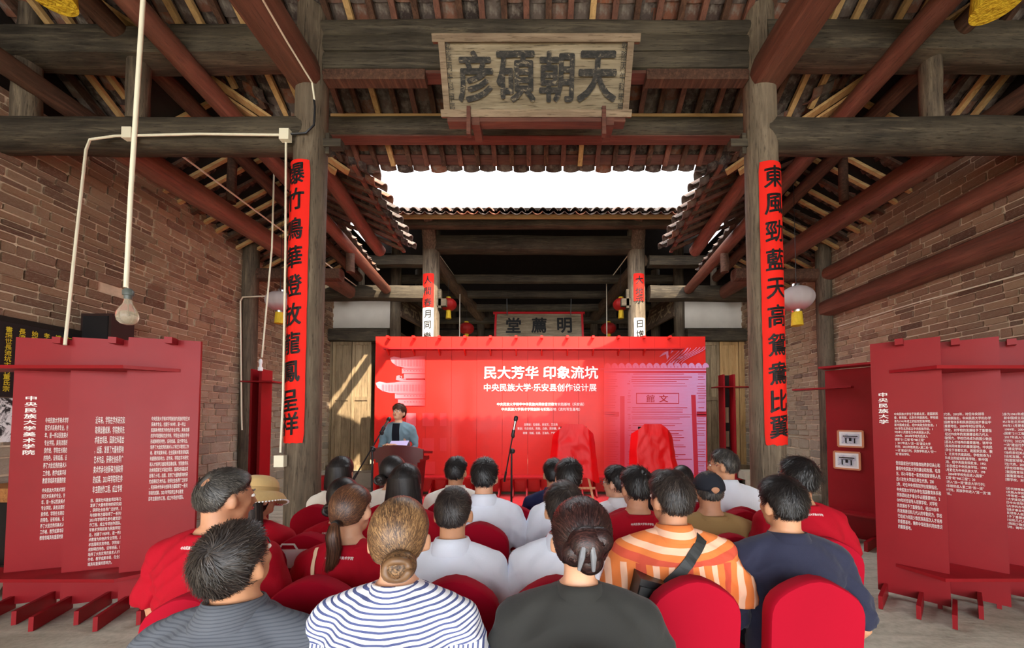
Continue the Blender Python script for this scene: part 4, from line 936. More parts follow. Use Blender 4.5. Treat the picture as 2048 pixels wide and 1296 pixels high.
def mic_stand(base, elbow, tip, tail, label):
    root = empty('microphone_stand', (base[0], base[1], 0), label, 'microphone stand'); b = Vector((base[0], base[1], 0)); e = Vector(elbow); t = Vector(tip); ta = Vector(tail)
    m = MB(); m.tube([b+Vector((0,0,.22)), (b.x, b.y, e.z)], [.013, .010], 10); part('pole', m, MAT['black'], root)
    m = MB(); m.tube([(b.x, b.y, e.z-.03), (b.x, b.y, e.z+.03)], .022, 10); m.ell(e+Vector((.02,-.02,0)), (.03,.03,.03), 10, 6); part('clutch', m, MAT['black'], root)
    m = MB(); m.tube([ta, t], .0075, 8); part('boom_arm', m, MAT['black'], root)
    d = (t-ta).normalized()
    m = MB(); m.tube([ta-d*.02, ta+d*.10], .013, 8); part('counterweight', m, MAT['black'], root)
    m = MB(); m.tube([t-d*.03, t+d*.05], .019, 10); m.ell(t+Vector((0,0,-.02)), (.022,.022,.03), 8, 6); part('clip', m, MAT['black'], root)
    for k in range(3):
        a = 2*PI*k/3+.4; m = MB(); m.tube([b+Vector((0,0,.24)), b+Vector((.28*math.cos(a), .28*math.sin(a), .012))], .009, 8); part('leg', m, MAT['black'], root)
    mic = empty('microphone', t, ('silver and black microphone clipped to '+label.split(' stand')[0]+' stand')[:90], 'microphone')
    h = t+d*.02; m = MB(); m.tube([h, h+d*.13], [.012, .017], 12); part('handle', m, MAT['chrome'], mic)
    m = MB(); m.tube([h+d*.13, h+d*.15, h+d*.18, h+d*.195], [.018, .025, .024, .012], 12); part('grille', m, MAT['black'], mic)
mic_stand(P(745, 900, 4.2).xy, P(744, 898, 4.2), P(764, 862, 4.35), P(705, 962, 3.9), 'black boom stand slanting towards the lectern speaker')
mic_stand(P(1023, 950, 4.4).xy, P(1022, 902, 4.4), P(1026, 868, 4.4), P(1009, 960, 4.4), 'black upright stand left of the draped easels')
MAT['easel'] = m_wood('easel_wood', W(176,130,90), W(212,168,124), W(228,190,150), 'Z', 3, .6, .1)
def easel(px, lab1, lab2, d=6.3, mirror=1):
    cx = P(px, 900, d).x; zt = zat(848, d); zb2 = zat(952, d); hw = 50*d/FPX
    root = empty('easel', (cx, d, 0), lab1, 'easel')
    for sg in (-1, 1):
        m = MB(); m.bar((cx+sg*.07, d+.02, zt-.05), (cx+sg*.34, d-.22, 0.0), .035, .02, (0,1,0)); part('leg', m, MAT['easel'], root, smooth=False)
    m = MB(); m.bar((cx, d+.06, zt-.05), (cx, d+.55, 0.0), .035, .02, (1,0,0)); part('rear_leg', m, MAT['easel'], root, smooth=False)
    m = MB(); m.bar((cx-.33, d-.16, zb2-.17), (cx+.33, d-.16, zb2-.17), .04, .03); part('tray', m, MAT['easel'], root, smooth=False)
    m = MB(); m.box((cx, d-.04, (zt+zb2)/2), (hw*1.05, .03, (zt-zb2)*.90), Matrix.Rotation(-.1, 3, 'X')); part('covered_board', m, MAT['dark'], root, smooth=False)
    # draped cloth: front sheet with side falls, folds, uneven hem
    top_w, sh = .30, .62; prof = []
    vs = []; fs = []; nu, nv_ = 48, 30; H = zt-zb2
    for j in range(nv_+1):
        v = j/nv_
        for i in range(nu+1):
            u = -1+2*i/nu; au = abs(u)
            zt_u = zt-(0 if au < .42 else ((au-.42)/.58)*.19*H*1.0)
            half = hw*(.50+.36*min(1, v/.22)+.14*v)
            x = u*(half if v > .0 else hw*.5)
            if v < .22: x = u*hw*(.80+.06*v/.22) ; 
            else: x = u*hw*(.86+.14*((v-.22)/.78))
            zb_u = zb2-.10*max(0, u*mirror-.35)**.8*1.3+.12*max(0, -u*mirror-.3)-.02*math.sin(u*9)
            z = zt_u+(zb_u-zt_u)*v
            fold = (.008*math.sin(u*6+v*3+px)*v+.022*noise.noise(Vector((u*2+px, v*2.2, 0)))+.012*noise.noise(Vector((u*3.5, v*7+px, 3))))*min(1, v*3+.25)
            y = d-.10-.07*v+.32*max(0, au-.72)**1.1*1.4+fold
            vs.append((cx+x+.012*noise.noise(Vector((u*4, v*4, px))), y, z))
    for j in range(nv_):
        for i in range(nu): k = j*(nu+1)+i; fs.append((k, k+1, k+nu+2, k+nu+1))
    m = MB(); m.add(vs, fs); top('draped_cloth', m, MAT['silk'], lab2, 'cloth', smooth='all')
easel(1147, 'wooden easel under the left red cloth', 'shiny red cloth draped over the left easel', mirror=1)
easel(1303, 'wooden easel under the right red cloth', 'shiny red cloth draped over the right easel', mirror=-1)
# ================================================================ PEOPLE AND CHAIRS
def m_hair(name, c1, c2, c3=None):
    t = NT(name); r = t.n('ShaderNodeNewGeometry').outputs['Random Per Island']; v = t.coord((1,1,1)); n = t.noise(v, 9, 4, .6, .5)
    c = t.ramp(t.math('ADD', t.math('MULTIPLY', r, .45), t.math('MULTIPLY', n, .55)), [(.25, c1), (.55, c2), (.85, c3 or dim(c2, 1.6))])
    t.col(c); t.rough(.42, .45); return t.m
HAIR = {'black': m_hair('black_hair', W(16,14,15), W(30,27,27), W(56,50,48)), 'soft': m_hair('soft_black_hair', W(26,22,22), W(48,41,38), W(84,72,64)),
        'brown': m_hair('brown_hair', W(44,28,22), W(88,56,40), W(140,98,66)), 'highlight': m_hair('highlighted_hair', W(56,40,30), W(118,86,58), W(186,146,98)),
        'auburn': m_hair('dark_auburn_hair', W(24,14,16), W(52,32,30), W(96,60,54)), 'grey': m_hair('greying_hair', W(34,32,32), W(70,66,62), W(120,114,106))}
def m_skin(name, c):
    t = NT(name); n = t.noise(t.coord(), 14, 4); t.col(t.ramp(n, [(.3, dim(c, .9)), (.7, dim(c, 1.06))])); t.rough(.5, .4)
    t.b.inputs['Subsurface Weight'].default_value = .08; t.b.inputs['Subsurface Radius'].default_value = (.02,.008,.004); return t.m
SKIN = {'a': m_skin('skin_tan', W(190,136,104)), 'b': m_skin('skin_light', W(216,164,132)), 'c': m_skin('skin_warm', W(202,148,112))}
def m_stripe(name, base, stripe, per, duty, yoke=None, sw=.0, third=None):
    "horizontal stripes above the yoke seam, vertical below"
    t = NT(name); v = t.coord(); wv = t.noise(v, 3, 2); s = t.sep(v); off = t.math('MULTIPLY', wv, .012)
    zz = t.math('ADD', t.math('ADD', s[2], off), t.math('MULTIPLY', t.math('MULTIPLY', s[0], s[0]), sw))
    xx = t.math('ADD', s[0], off)
    if yoke is not None: coord = t.mix(t.math('GREATER_THAN', s[2], yoke), xx, zz)
    else: coord = zz
    f = t.math('FRACT', t.math('DIVIDE', coord, per)); g = t.math('LESS_THAN', f, duty); c = t.mix(g, base, stripe)
    if third is not None: c = t.mix(t.math('LESS_THAN', t.math('FRACT', t.math('DIVIDE', coord, per*3)), .2), c, third)
    t.col(c); t.rough(.8, .2); n = t.noise(v, 6, 3, .5, .6); t.bump(n, .02, .7); return t.m
FAB = {'tee': m_fabric('red_tee', W(166,6,30), .85, .7, .0), 'white': m_fabric('white_shirt', W(242,244,248), .75, .7), 'blue': m_fabric('pale_blue_shirt', W(232,238,250), .75, .7),
       'navy': m_fabric('navy_shirt', W(44,46,66), .8, .8, .1), 'suit': m_fabric('blue_suit', W(30,36,76), .75, .5), 'black': m_fabric('charcoal_shirt', W(50,50,48), .85, .5, .1),
       'khaki': m_fabric('khaki_shirt', W(158,126,82), .85, .8), 'blazer': m_fabric('blue_grey_blazer', W(116,140,152), .8, .5), 'cream': m_fabric('cream_blouse', W(236,232,222), .8, .6),
       'trousers': m_fabric('dark_trousers', W(30,31,40), .85, .6), 'inner': m_fabric('black_top', W(20,22,32), .8, .3), 'floral': m_fabric('floral_blouse', W(150,140,170), .8, .6)}
def m_polo():
    t = NT('grey_polo_knit'); v = t.coord(); s = t.sep(v); f = t.math('FRACT', t.math('MULTIPLY', s[2], 130)); n = t.noise(v, 5, 3, .5, .3)
    g = t.math('LESS_THAN', f, .35); t.col(t.mix(t.math('MULTIPLY', g, .55), t.mix(n, W(86,90,98), W(104,108,116)), W(66,70,80))); t.rough(.8, .2); t.bump(t.math('ADD', t.math('MULTIPLY', n, 1.0), t.math('MULTIPLY', g, .02)), .02, .6); return t.m
FAB['polo'] = m_polo()
FAB['navystripe'] = m_stripe('navy_striped_blouse', W(238,240,246), W(84,94,140), .0125, .38, .893, -.6)
FAB['orange'] = m_stripe('orange_striped_shirt', W(226,126,66), W(240,190,160), .060, .42, .915, -.7, W(206,84,62))
MAT['shoe'] = m_plain('shoe_leather', W(30,28,28), .4, .5); MAT['sole'] = MAT['black']
MAT['lip'] = m_plain('lip', W(176,84,80), .5, .4); MAT['eyewhite'] = m_plain('eye', W(238,236,232), .2, .5, 0, 0)
def smooth01(x): x = np.clip(x, 0, 1); return x*x*(3-2*x)
HR = np.array([.0765, .097, .1015]); HC = np.array([0, -.006, .010])
def hair_thick(d, style, T):
    x, y, z = d[...,0], d[...,1], d[...,2]
    if style in ('bob', 'long'): zl = np.interp(y, [-1,-.2,.1,.35,.75,1], [-1.2,-1.2,-.9,.1,.38,.45])
    else: zl = np.interp(y, [-1,-.45,-.25,-.05,.15,.4,.75,1], [-.62,-.56,-.25,.10,.12,.24,.44,.52])
    if style in ('short', 'crop', 'spiky'):
        m = smooth01((z-zl)/.34+.35); top = smooth01((z+.35)/1.0); t = T*(.38+.80*top); return -.010+(t+.010)*m, m
    m = smooth01((z-zl)/.14+.3); top = smooth01((z+.2)/1.0)
    t = T*(.62+.5*top)
    return -.016+(t+.016)*m, m
def hair_pos(d, style, T, lift=0.0, seed=0):
    t, m = hair_thick(d, style, T)
    return HC+d*(HR+(t+lift)[...,None]), m
FLOW = {}
def strands(style, T, n, tie, whorl, step, nst, wdt, lift, rng, bald=None):
    d = rng.normal(size=(n*2, 3)); d /= np.linalg.norm(d, axis=1)[:,None]
    _, m = hair_pos(d, style, T); d = d[m > .42][:n]
    if bald is not None:
        keep = (np.linalg.norm(d-np.array(bald[:3]), axis=1) > bald[3]*rng.uniform(.6, 1.25, len(d))); d = d[keep]
    P_ = []; S_ = []
    tgt = None if tie is None else np.array(tie)/np.linalg.norm(tie); wh = np.array(whorl)/np.linalg.norm(whorl)
    cl = d*7; jt = rng.normal(scale=.20, size=d.shape)+.35*np.stack([np.sin(cl[:,1]*2.1+cl[:,2]), np.sin(cl[:,2]*1.7+cl[:,0]*2), np.sin(cl[:,0]*1.9+cl[:,1])], 1)
    for k in range(nst+1):
        if tgt is not None: f = tgt-d
        elif style in ('bob', 'long'): f = np.stack([np.sign(d[:,0])*.35*np.clip(d[:,2],0,1)-0*d[:,0], d[:,1]*.2-.15, -np.ones(len(d))*.9], 1)
        else:
            f = (d-wh); f = f/(np.linalg.norm(f, axis=1)[:,None]+1e-6); sw = np.cross(wh, f); f = f+.45*sw+np.array([0, .12, -.15])
        f = f+jt*(.9 if tgt is None else .25); f -= d*np.sum(f*d, 1)[:,None]; nf = np.linalg.norm(f, axis=1)[:,None]+1e-6
        f = f/nf; L = lift[min(k, len(lift)-1)]
        pos, _ = hair_pos(d, style, T, L*rng.uniform(.4, 1.3, len(d))); P_.append(pos); s = np.cross(f, d); S_.append(s)
        st = np.minimum(step, nf[:,0]*.8)[:,None] if tgt is not None else step
        d = d+f*st; d /= np.linalg.norm(d, axis=1)[:,None]
    return ribbons(P_, S_, wdt)
def ribbons(P_, S_, wdt):
    K = len(P_); N = len(P_[0]); V = np.zeros((N, K, 2, 3))
    for k in range(K):
        w = wdt*(1-.75*k/(K-1)) if k else wdt
        V[:,k,0] = P_[k]-S_[k]*w; V[:,k,1] = P_[k]+S_[k]*w
    idx = np.arange(N)[:,None]*(K*2)+np.arange(K-1)[None]*2
    F = np.stack([idx, idx+1, idx+3, idx+2], -1).reshape(-1, 4)
    return V.reshape(-1, 3), F
def blob_strands(c, r, n, rng, mode, wdt, axis=(0,-1,0), step=.5, nst=4):
    "strand ribbons wound over an ellipsoidal lump"
    c = np.array(c); r = np.array(r); ax = np.array(axis, float); ax /= np.linalg.norm(ax)
    d = rng.normal(size=(n, 3)); d /= np.linalg.norm(d, axis=1)[:,None]; P_ = []; S_ = []
    for k in range(nst+1):
        f = np.cross(ax, d) if mode == 'swirl' else np.tile(ax, (n, 1)); f = f+rng.normal(scale=.04, size=d.shape)+(.25*ax if mode == 'swirl' else 0)
        f -= d*np.sum(f*d, 1)[:,None]; f /= np.linalg.norm(f, axis=1)[:,None]+1e-6
        P_.append(c+d*(r+.0015+.004*rng.uniform(0, 1, n)[:,None])); S_.append(np.cross(f, d)); d = d+f*step/(nst); d /= np.linalg.norm(d, axis=1)[:,None]
    return ribbons(P_, S_, wdt)
def tube_np(pts, rad, n=12, ry=None):
    m = MB(); m.tube(pts, rad, n, ry, side=(1,0,0)); return np.array(m.v), m.f
class HM:      # hair mesh collector
    def __init__(s): s.v = []; s.f = []; s.n = 0
    def add(s, V, F): s.v.append(np.asarray(V, float)); s.f += [tuple(int(i)+s.n for i in f) for f in F]; s.n += len(V)
    def mb(s): m = MB(); m.v = [tuple(p) for p in np.concatenate(s.v)]; m.f = s.f; return m
def hair_surface(style, T, rng, amp=.004, n=72, m=44, bald=None):
    th = np.linspace(-PI/2+.02, PI/2-.02, m); ph = np.linspace(0, 2*PI, n, endpoint=False); PH_, TH_ = np.meshgrid(ph, th)
    d = np.stack([np.cos(TH_)*np.cos(PH_), np.cos(TH_)*np.sin(PH_), np.sin(TH_)], -1); pos, _ = hair_pos(d, style, T)
    sx, sy = rng.uniform(0, 9, 2); nz = (np.sin(d[...,0]*17+sx+2*np.sin(d[...,2]*9+d[...,1]*5))*np.sin(d[...,2]*13+sy+2*np.sin(d[...,0]*11))+.5*np.sin(d[...,0]*41+sy)*np.sin(d[...,2]*9+d[...,1]*31))*amp*.7; pos = pos+d*nz[...,None]
    if bald is not None:
        q = np.linalg.norm(d-np.array(bald[:3]), axis=-1); pos = pos-d*(smooth01(1.25-q/bald[3])*(T+.015))[...,None]
    V = pos.reshape(-1, 3); F = []
    for j in range(m-1):
        for i in range(n): k = (i+1) % n; F.append((j*n+i, j*n+k, (j+1)*n+k, (j+1)*n+i))
    F.append(tuple(reversed(range(n)))); F.append(tuple((m-1)*n+i for i in range(n)))
    return V, F
def curtain(z1, w_, dpt, rng, n, wdt, wave=.0):
    "hanging back and side hair down to z1"
    rings = []; N = 40; zs_ = [.095, .06, .02, -.04, -.09, -.13, z1*.55-.06, z1] if z1 < -.17 else [.095, .06, .02, -.03, -.07, -.10, z1*.5-.06, z1]
    zs_ = sorted(set(zs_), reverse=True)
    hm = HM(); R = []
    for i, z in enumerate(zs_):
        u = i/(len(zs_)-1); rx = .0865+(w_-.0865)*min(1, u*1.3); ry = .080+(dpt-.080)*u; taper = .45 if i == 0 else .93 if i == 1 else 1 if u < .85 else .93
        R.append([( rx*taper*math.cos(a)*(1+.03*math.sin(a*9+z*30)), -.038+.0*u+ry*taper*math.sin(a)*(1 if math.sin(a) < 0 else .42)*(1+.02*math.sin(a*11)), z) for a in [2*PI*k/N for k in range(N)]])
    m = MB(); m.loft(R); hm.add(m.v, m.f)
    a = rng.uniform(PI*1.0-.35, 2*PI+.35, n); P_ = []; S_ = []; jx = rng.uniform(-.006, .008, n); ln = rng.uniform(.85, 1.12, n)
    for k in range(6):
        u = k/5; z = .05+(z1*ln-.05)*u; rx = .0865+(w_-.0865)*np.minimum(1, u*1.3)+.002+jx*u+.003; ry = .080+(dpt-.080)*u+.003
        aa = a+wave*np.sin(u*7+a*5)
        sy = np.where(np.sin(aa) < 0, 1, .42)
        P_.append(np.stack([rx*np.cos(aa), -.038+ry*np.sin(aa)*sy, z], 1)); S_.append(np.stack([-np.sin(aa), np.cos(aa), 0*aa], 1))
    V, F = ribbons(P_, S_, wdt); hm.add(V, F); return np.concatenate(hm.v), hm.f
def person(label, px, ytop, D, sex='m', top_='tee', sleeve='short', hair='short', hcol='black', skin='a', yaw=0, hyaw=0, hpitch=0, hroll=0, wd=1.0, lean=.04, near=False,
           collar=None, T=None, stand=False, bald=None, nape=None, strap=None, glasses=False, trousers='trousers', arm='lap', hs=.96, group=None, tie=None):
    rng = np.random.default_rng(int(px*7+ytop)); zt = P(px, ytop, D).z; X = P(px, ytop+40, D).x; d0 = math.radians
    if stand: zb = zt-.84; lap = zb+.20
    else: zb = .46; lap = .60
    S = zt-.285; k = (1.0 if sex == 'm' else .88)*wd; rootY = D-lean*math.cos(d0(yaw))
    root = empty('person', (X, rootY, 0), label, 'person', group, rz=d0(yaw)); RM = wmat(root)
    ly = lambda z: lean*max(0, min(1.1, (z-zb)/(S-zb)))**1.2
    # ---- body
    Hm = Matrix.Translation((0, ly(S)+.012, S+.095))@Matrix.Rotation(d0(hyaw), 4, 'Z')@Matrix.Rotation(-d0(hpitch), 4, 'X')@Matrix.Rotation(d0(hroll), 4, 'Y')@Matrix.Translation((0, .012, .085))@Matrix.Scale(hs, 4)
    nk = .057 if sex == 'm' else .048
    def torso(mb, off, cut=0):
        rows = [(zb-.02,.155,.115),(zb+.03,.182,.135),(zb+.12,.172,.125),(zb+(S-zb)*.45,.158,.112),(zb+(S-zb)*.68,.17,.115),(S-.11,.186,.112),(S-.05,.182,.100),(S-.012,.158,.086),(S+.018,.118,.074),(S+.045,.082,.067),(S+.068,nk+.010,nk+.008)]
        if sex == 'f': rows[3] = (rows[3][0],.14,.10); rows[4] = (rows[4][0],.152,.112)
        rings = []
        if cut: rows = rows[:-1]
        for z, rx, ry in rows:
            kk = k if z < S+.03 else (k+1)/2; N = 28
            rings.append([Vector(((rx*kk+off)*math.copysign(abs(math.cos(a))**.86, math.cos(a)), ly(z)-.005+(ry+off)*math.copysign(abs(math.sin(a))**.9, math.sin(a)), z)) for a in [2*PI*i/N for i in range(N)]])
        mb.loft(rings)
        for s in (-1, 1):
            mb.ell((s*.180*k, ly(S)-.003, S-.054), (.062+off, .062+off, .062+off), 14, 10)
            mb.tube([(s*.03*k, ly(S)-.006, S+.022), (s*.085*k, ly(S)-.006, S+.004), (s*.14*k, ly(S)-.004, S-.022), (s*.185*k, ly(S)-.002, S-.058)], [.038+off,.042+off,.049+off,.056+off], 14)
    def armpts(s):
        sh = Vector((s*.186*k, ly(S), S-.06))
        if arm == 'side': return [sh, Vector((s*.235*k, .0, S-.20)), Vector((s*.262*k, .0, S-.33)), Vector((s*.25*k, .10, S-.46)), Vector((s*.215*k, .16, max(lap-.04, .52)))]
        if arm == 'podium': return [sh, Vector((s*.225*k, .03, S-.18)), Vector((s*.24*k, .06, S-.31)), Vector((s*.18*k, .20, S-.31)), Vector((s*.10*k, .28, S-.27))]
        return [sh, Vector((s*.232*k, .02, S-.19)), Vector((s*.248*k, .05, S-.32)), Vector((s*.19*k, .18, (S-.34+lap)/2)), Vector((s*.12*k, .29, lap+.035))]
    b = MB(); torso(b, -.004)
    for s in (-1, 1):
        a = armpts(s); rs = [.050,.045,.038,.036,.026]; rs = [r*(1 if sex == 'm' else .88) for r in rs]; b.tube(a, rs, 12)
        d = (a[-1]-a[-2]).normalized(); side = Vector((0,0,1)).cross(d).normalized(); w0 = a[-1]
        b.tube([w0, w0+d*.03, w0+d*.085], [.026,.036,.040], 12, [.020,.016,.014], side=side)        # palm
        for f in range(4):
            o = w0+d*.08+side*((f-1.5)*.020); fl_ = (.066,.076,.072,.056)[f]; dn = Vector((0,0,-1))
            b.tube([o, o+d*fl_*.5+dn*.004, o+d*fl_*.8+dn*.02, o+d*fl_*.88+dn*.034], [.0088,.0085,.0078,.0062], 8)
        o = w0+d*.03-side*(s*-.030)*-1; b.tube([w0+d*.02-side*s*.022, w0+d*.05-side*s*.048, w0+d*.082-side*s*.052+Vector((0,0,-.008))], [.012,.0105,.0085], 8)
        if stand: b.tube([(s*.09, 0, zb+.02), (s*.095, 0, zb*.52), (s*.09, -.02, .08)], [.085,.058,.04], 12); b.tube([(s*.09, -.05, .04), (s*.10, .12, .03)], [.04,.035], 10)
        else: b.tube([(s*.09, .0, .53), (s*.13, .25, .55), (s*.14, .43, .54), (s*.14, .45, .40), (s*.14, .42, .10)], [.085,.075,.062,.055,.042], 12); b.tube([(s*.14, .38, .045), (s*.15, .56, .035)], [.040,.034], 10)
    hb = MB(); hb.ell(HC+np.array([0,0,-.002]), (.0745,.0945,.0985), 24, 18); hb.ell((0,.032,-.055), (.054,.056,.060), 18, 12); hb.ell((0,.064,-.092), (.028,.024,.022), 12, 8)
    for s in (-1, 1): hb.ell((s*.034,.058,-.022), (.026,.024,.028), 12, 8); hb.ell((s*.083,-.008,-.016), (.009,.019,.032), 12, 10, Matrix.Rotation(-s*.55, 3, 'Z')); hb.ell((s*.076,.002,-.020), (.010,.012,.020), 10, 8); hb.ell((s*.030,.082,.014), (.020,.008,.007), 10, 6)
    hb.tube([(0,.088,.010),(0,.100,-.014),(0,.109,-.030),(0,.094,-.038)], [.008,.010,.0135,.010], 10); hb.ell((0,.090,-.058), (.022,.010,.010), 10, 6)
    b.v += [] ; n0 = len(b.v); b.add([Hm@Vector(v) for v in hb.v], hb.f)
    b.tube([Vector((0, ly(S), S+.0)), Vector((0, ly(S)+.004, S+.07)), Hm@Vector((0,-.022,-.045)), Hm@Vector((0,-.012,0))], [nk+.012, nk, nk-.001, nk], 16)
    me = remesh(b, 'body', .0085 if near else .0105, 3, .5); me.materials.append(SKIN[skin]); part('body', me, None, root)
    # ---- clothes
    sm = MB(); torso(sm, .013, 1)
    for s in (-1, 1):
        a = armpts(s)
        if sleeve == 'long': sm.tube([a[0]+Vector((-s*.03,0,.01)), a[0], a[1], a[2], a[3], a[3].lerp(a[4], .85)], [.058,.066,.058,.052,.047,.040], 14)
        elif sleeve == 'half': sm.tube([a[0]+Vector((-s*.03,0,.01)), a[0], a[1], a[2].lerp(a[1], .15)], [.058,.068,.067,.069], 14)
        else: sm.tube([a[0]+Vector((-s*.03,0,.01)), a[0], a[1].lerp(a[2], -.1), a[1].lerp(a[2], .35)], [.058,.068,.068,.070], 14)
    me = remesh(sm, 'shirt', .010 if near else .013, 5, .5)
    sd = rng.uniform(0, 50); co = np.empty(len(me.vertices)*3); me.vertices.foreach_get('co', co); co = co.reshape(-1, 3); nr = np.empty(len(me.vertices)*3); me.vertices.foreach_get('normal', nr); nr = nr.reshape(-1, 3)
    amp = .020 if near else .017; fa = np.array([.28-abs(noise.noise(Vector((c[0]*5+sd+c[2]*3, c[1]*4, c[2]*11+abs(c[0])*9))))*1.5 + .35*(.25-abs(noise.noise(Vector((c[0]*15+sd, c[1]*12, c[2]*13-abs(c[0])*12))))*1.5) for c in co])
    fade = np.clip((S+.06-co[:,2])/.16, .15, 1); co = co+nr*(fa*amp*fade)[:,None]; me.vertices.foreach_set('co', co.ravel()); me.update()
    me.materials.append(FAB[top_]); part('shirt', me, None, root)
    bvh = BVHTree.FromPolygons([Vector(v.co) for v in me.vertices], [tuple(p.vertices) for p in me.polygons])
    def hit(x, z, front=False, lift=.003):
        h = bvh.ray_cast(Vector((x, 1.0 if front else -1.0, z)), Vector((0, -1 if front else 1, 0)))
        return h[0]+Vector((0, lift if front else -lift, 0)) if h[0] is not None else None
    cm = FAB[top_]
    cz = S+.055; N = 26; cy = ly(S)-.002
    def ring(r, z, drop=.022): return [Vector(((r)*math.cos(a), cy+(r)*1.02*math.sin(a), z-drop*(math.sin(a)+1)/2)) for a in [2*PI*i/N for i in range(N)]]
    if collar == 'shirt':
        m = MB(); m.loft([ring(nk+.044, cz-.030), ring(nk+.042, cz-.018), ring(nk+.026, cz+.014), ring(nk+.016, cz+.034), ring(nk+.010, cz+.035), ring(nk+.010, cz-.01)], False); part('collar', m, cm, root, smooth='all', local=True)
    elif collar == 'band':
        m = MB(); m.loft([ring(nk+.036, cz-.018), ring(nk+.026, cz+.002), ring(nk+.018, cz+.020), ring(nk+.011, cz+.020), ring(nk+.010, cz-.01)], False); part('collar', m, cm, root, smooth='all', local=True)
    else:
        m = MB(); m.loft([ring(nk+.040, cz-.024), ring(nk+.034, cz-.006), ring(nk+.024, cz+.002), ring(nk+.015, cz-.002), ring(nk+.012, cz-.02)], False); part('neckline', m, cm, root, smooth='all', local=True)
    if nape:
        t = center(text_mb(nape, .05, off=.0004), .12); V = []
        ok = True
        for x, y, _ in t.v:
            h = hit(x, S+.012+y-x*x*1.2, lift=.0025)
            if h is None: ok = False; break
            V.append(tuple(h))
        if ok: m = MB(); m.v = V; m.f = t.f; part('nape_lettering', m, MAT['print_white'], root, smooth=False, local=True, label='small white lettering across the nape')
    if strap:
        (xa, za), (xb_, zb2), sw, smt, nm = strap; V = []; F = []; n = 24; dx, dz = (zb2-za), -(xb_-xa); L = math.hypot(dx, dz); dx, dz = dx/L*sw/2, dz/L*sw/2
        for i in range(n+1):
            u = i/n; x = xa+(xb_-xa)*u; z = za+(zb2-za)*u; p, q = hit(x-dx, z-dz, lift=.007), hit(x+dx, z+dz, lift=.007)
            if p is None or q is None: continue
            V += [tuple(p), tuple(q), (p.x, p.y+.004, p.z), (q.x, q.y+.004, q.z)]
        for i in range(len(V)//4-1): a = i*4; F += [(a, a+1, a+5, a+4), (a+2, a+6, a+7, a+3), (a, a+4, a+6, a+2), (a+1, a+3, a+7, a+5)]
        m = MB(); m.v = V; m.f = F; part(nm, m, smt, root, smooth=False, local=True)
    if top_ in ('orange', 'white', 'blue', 'navystripe') and not stand:       # yoke seam across the shoulders
        zsm = S-.115; V = []; n = 26
        for i in range(n+1):
            x = (-.155+.31*i/n)*k; h = hit(x, zsm, lift=.0012); h2 = hit(x, zsm+.004, lift=.0012)
            if h is None or h2 is None: V = []; break
            V += [tuple(h), tuple(h2)]
        if V: m = MB(); m.v = V; m.f = [(2*i, 2*i+2, 2*i+3, 2*i+1) for i in range(n)]; part('yoke_seam', m, FAB[top_], root, smooth='all', local=True)
    m = MB()
    if stand:
        m.ell((0, 0, zb+.04), (.17*k, .125, .12), 20, 10)
        for s in (-1, 1): m.tube([(s*.085, 0, zb+.05), (s*.095, 0, zb*.52), (s*.09, -.01, .07)], [.098,.078,.062], 14)
    else:
        m.ell((0, .01, .53), (.185*k, .145, .085), 20, 10)
        for s in (-1, 1): m.tube([(s*.09, .0, .54), (s*.13, .25, .555), (s*.14, .435, .545), (s*.14, .46, .42), (s*.14, .43, .10)], [.095,.088,.075,.068,.060], 14)
    me = remesh(m, 'trousers', .016, 3); me.materials.append(FAB[trousers]); part('trousers', me, None, root)
    for s in (-1, 1):
        m = MB(); yy = -.06 if stand else .36; xx = .09 if stand else .14
        m.loft([[Vector((s*xx+s*.012*u_+w_*.042*math.cos(a), yy+.25*u_+.0, .0+h_*(.5+.5*math.sin(a)))) for a in [2*PI*i/12 for i in range(12)]] for u_, w_, h_ in ((0,.7,.07),(.15,.95,.10),(.45,.95,.075),(.8,1.05,.05),(1,.6,.035))]); part('shoe', m, MAT['shoe'], root, smooth='all', local=True)
    # ---- face
    for s in (-1, 1):
        m = MB(); m.ell((s*.031,.0835,.001), (.013,.010,.0085), 12, 8); e = part('eye', xf(m, Hm), MAT['eyewhite'], root, local=True)
        m = MB(); m.ell((s*.031,.0915,.001), (.0055,.0035,.0055), 10, 6); part('iris', xf(m, Hm), MAT['black'], e, local=True)
        m = MB(); m.tube([(s*.014,.0925,.020),(s*.032,.091,.026),(s*.048,.080,.021)], [.0028,.0032,.0018], 6); part('eyebrow', xf(m, Hm), HAIR[hcol], root, local=True)
    m = MB(); m.ell((0,.0985,-.0555), (.020,.006,.0035), 12, 6); m.ell((0,.0975,-.0625), (.016,.006,.0045), 12, 6); part('mouth', xf(m, Hm), MAT['lip'], root, local=True)
    if glasses:
        g = MB()
        for s in (-1, 1):
            c = Vector((s*.032,.104,.0)); g.tube([c+Vector((.024*math.cos(a), -.004*abs(math.cos(a)), .017*math.sin(a))) for a in [2*PI*i/16 for i in range(17)]], .0014, 6)
            g.tube([(s*.056,.102,.006),(s*.079,.05,.008),(s*.082,-.012,.002)], .0014, 6)
        g.tube([(-.009,.107,.003),(.009,.107,.003)], .0014, 6); part('glasses', xf(g, Hm), MAT['black'] if hcol != 'grey' else MAT['lip'], root, local=True)
    # ---- hair
    TT = T if T is not None else {'short': .013, 'crop': .008, 'spiky': .017, 'bun': .012, 'ponytail': .013, 'updo': .017, 'bob': .015, 'long': .015}.get(hair, .012)
    N = 4200 if near else 1100; wdt = .0016 if near else .0026; hm = HM()
    V, F = hair_surface(hair, TT, rng, .003, bald=bald); hm.add(V, F)
    tied = hair in ('bun', 'ponytail', 'updo')
    tp = tie if tie is not None else {'bun': (.25,-.93,-.42), 'ponytail': (.05,-.95,-.35), 'updo': (.0,-.9,.1)}.get(hair)
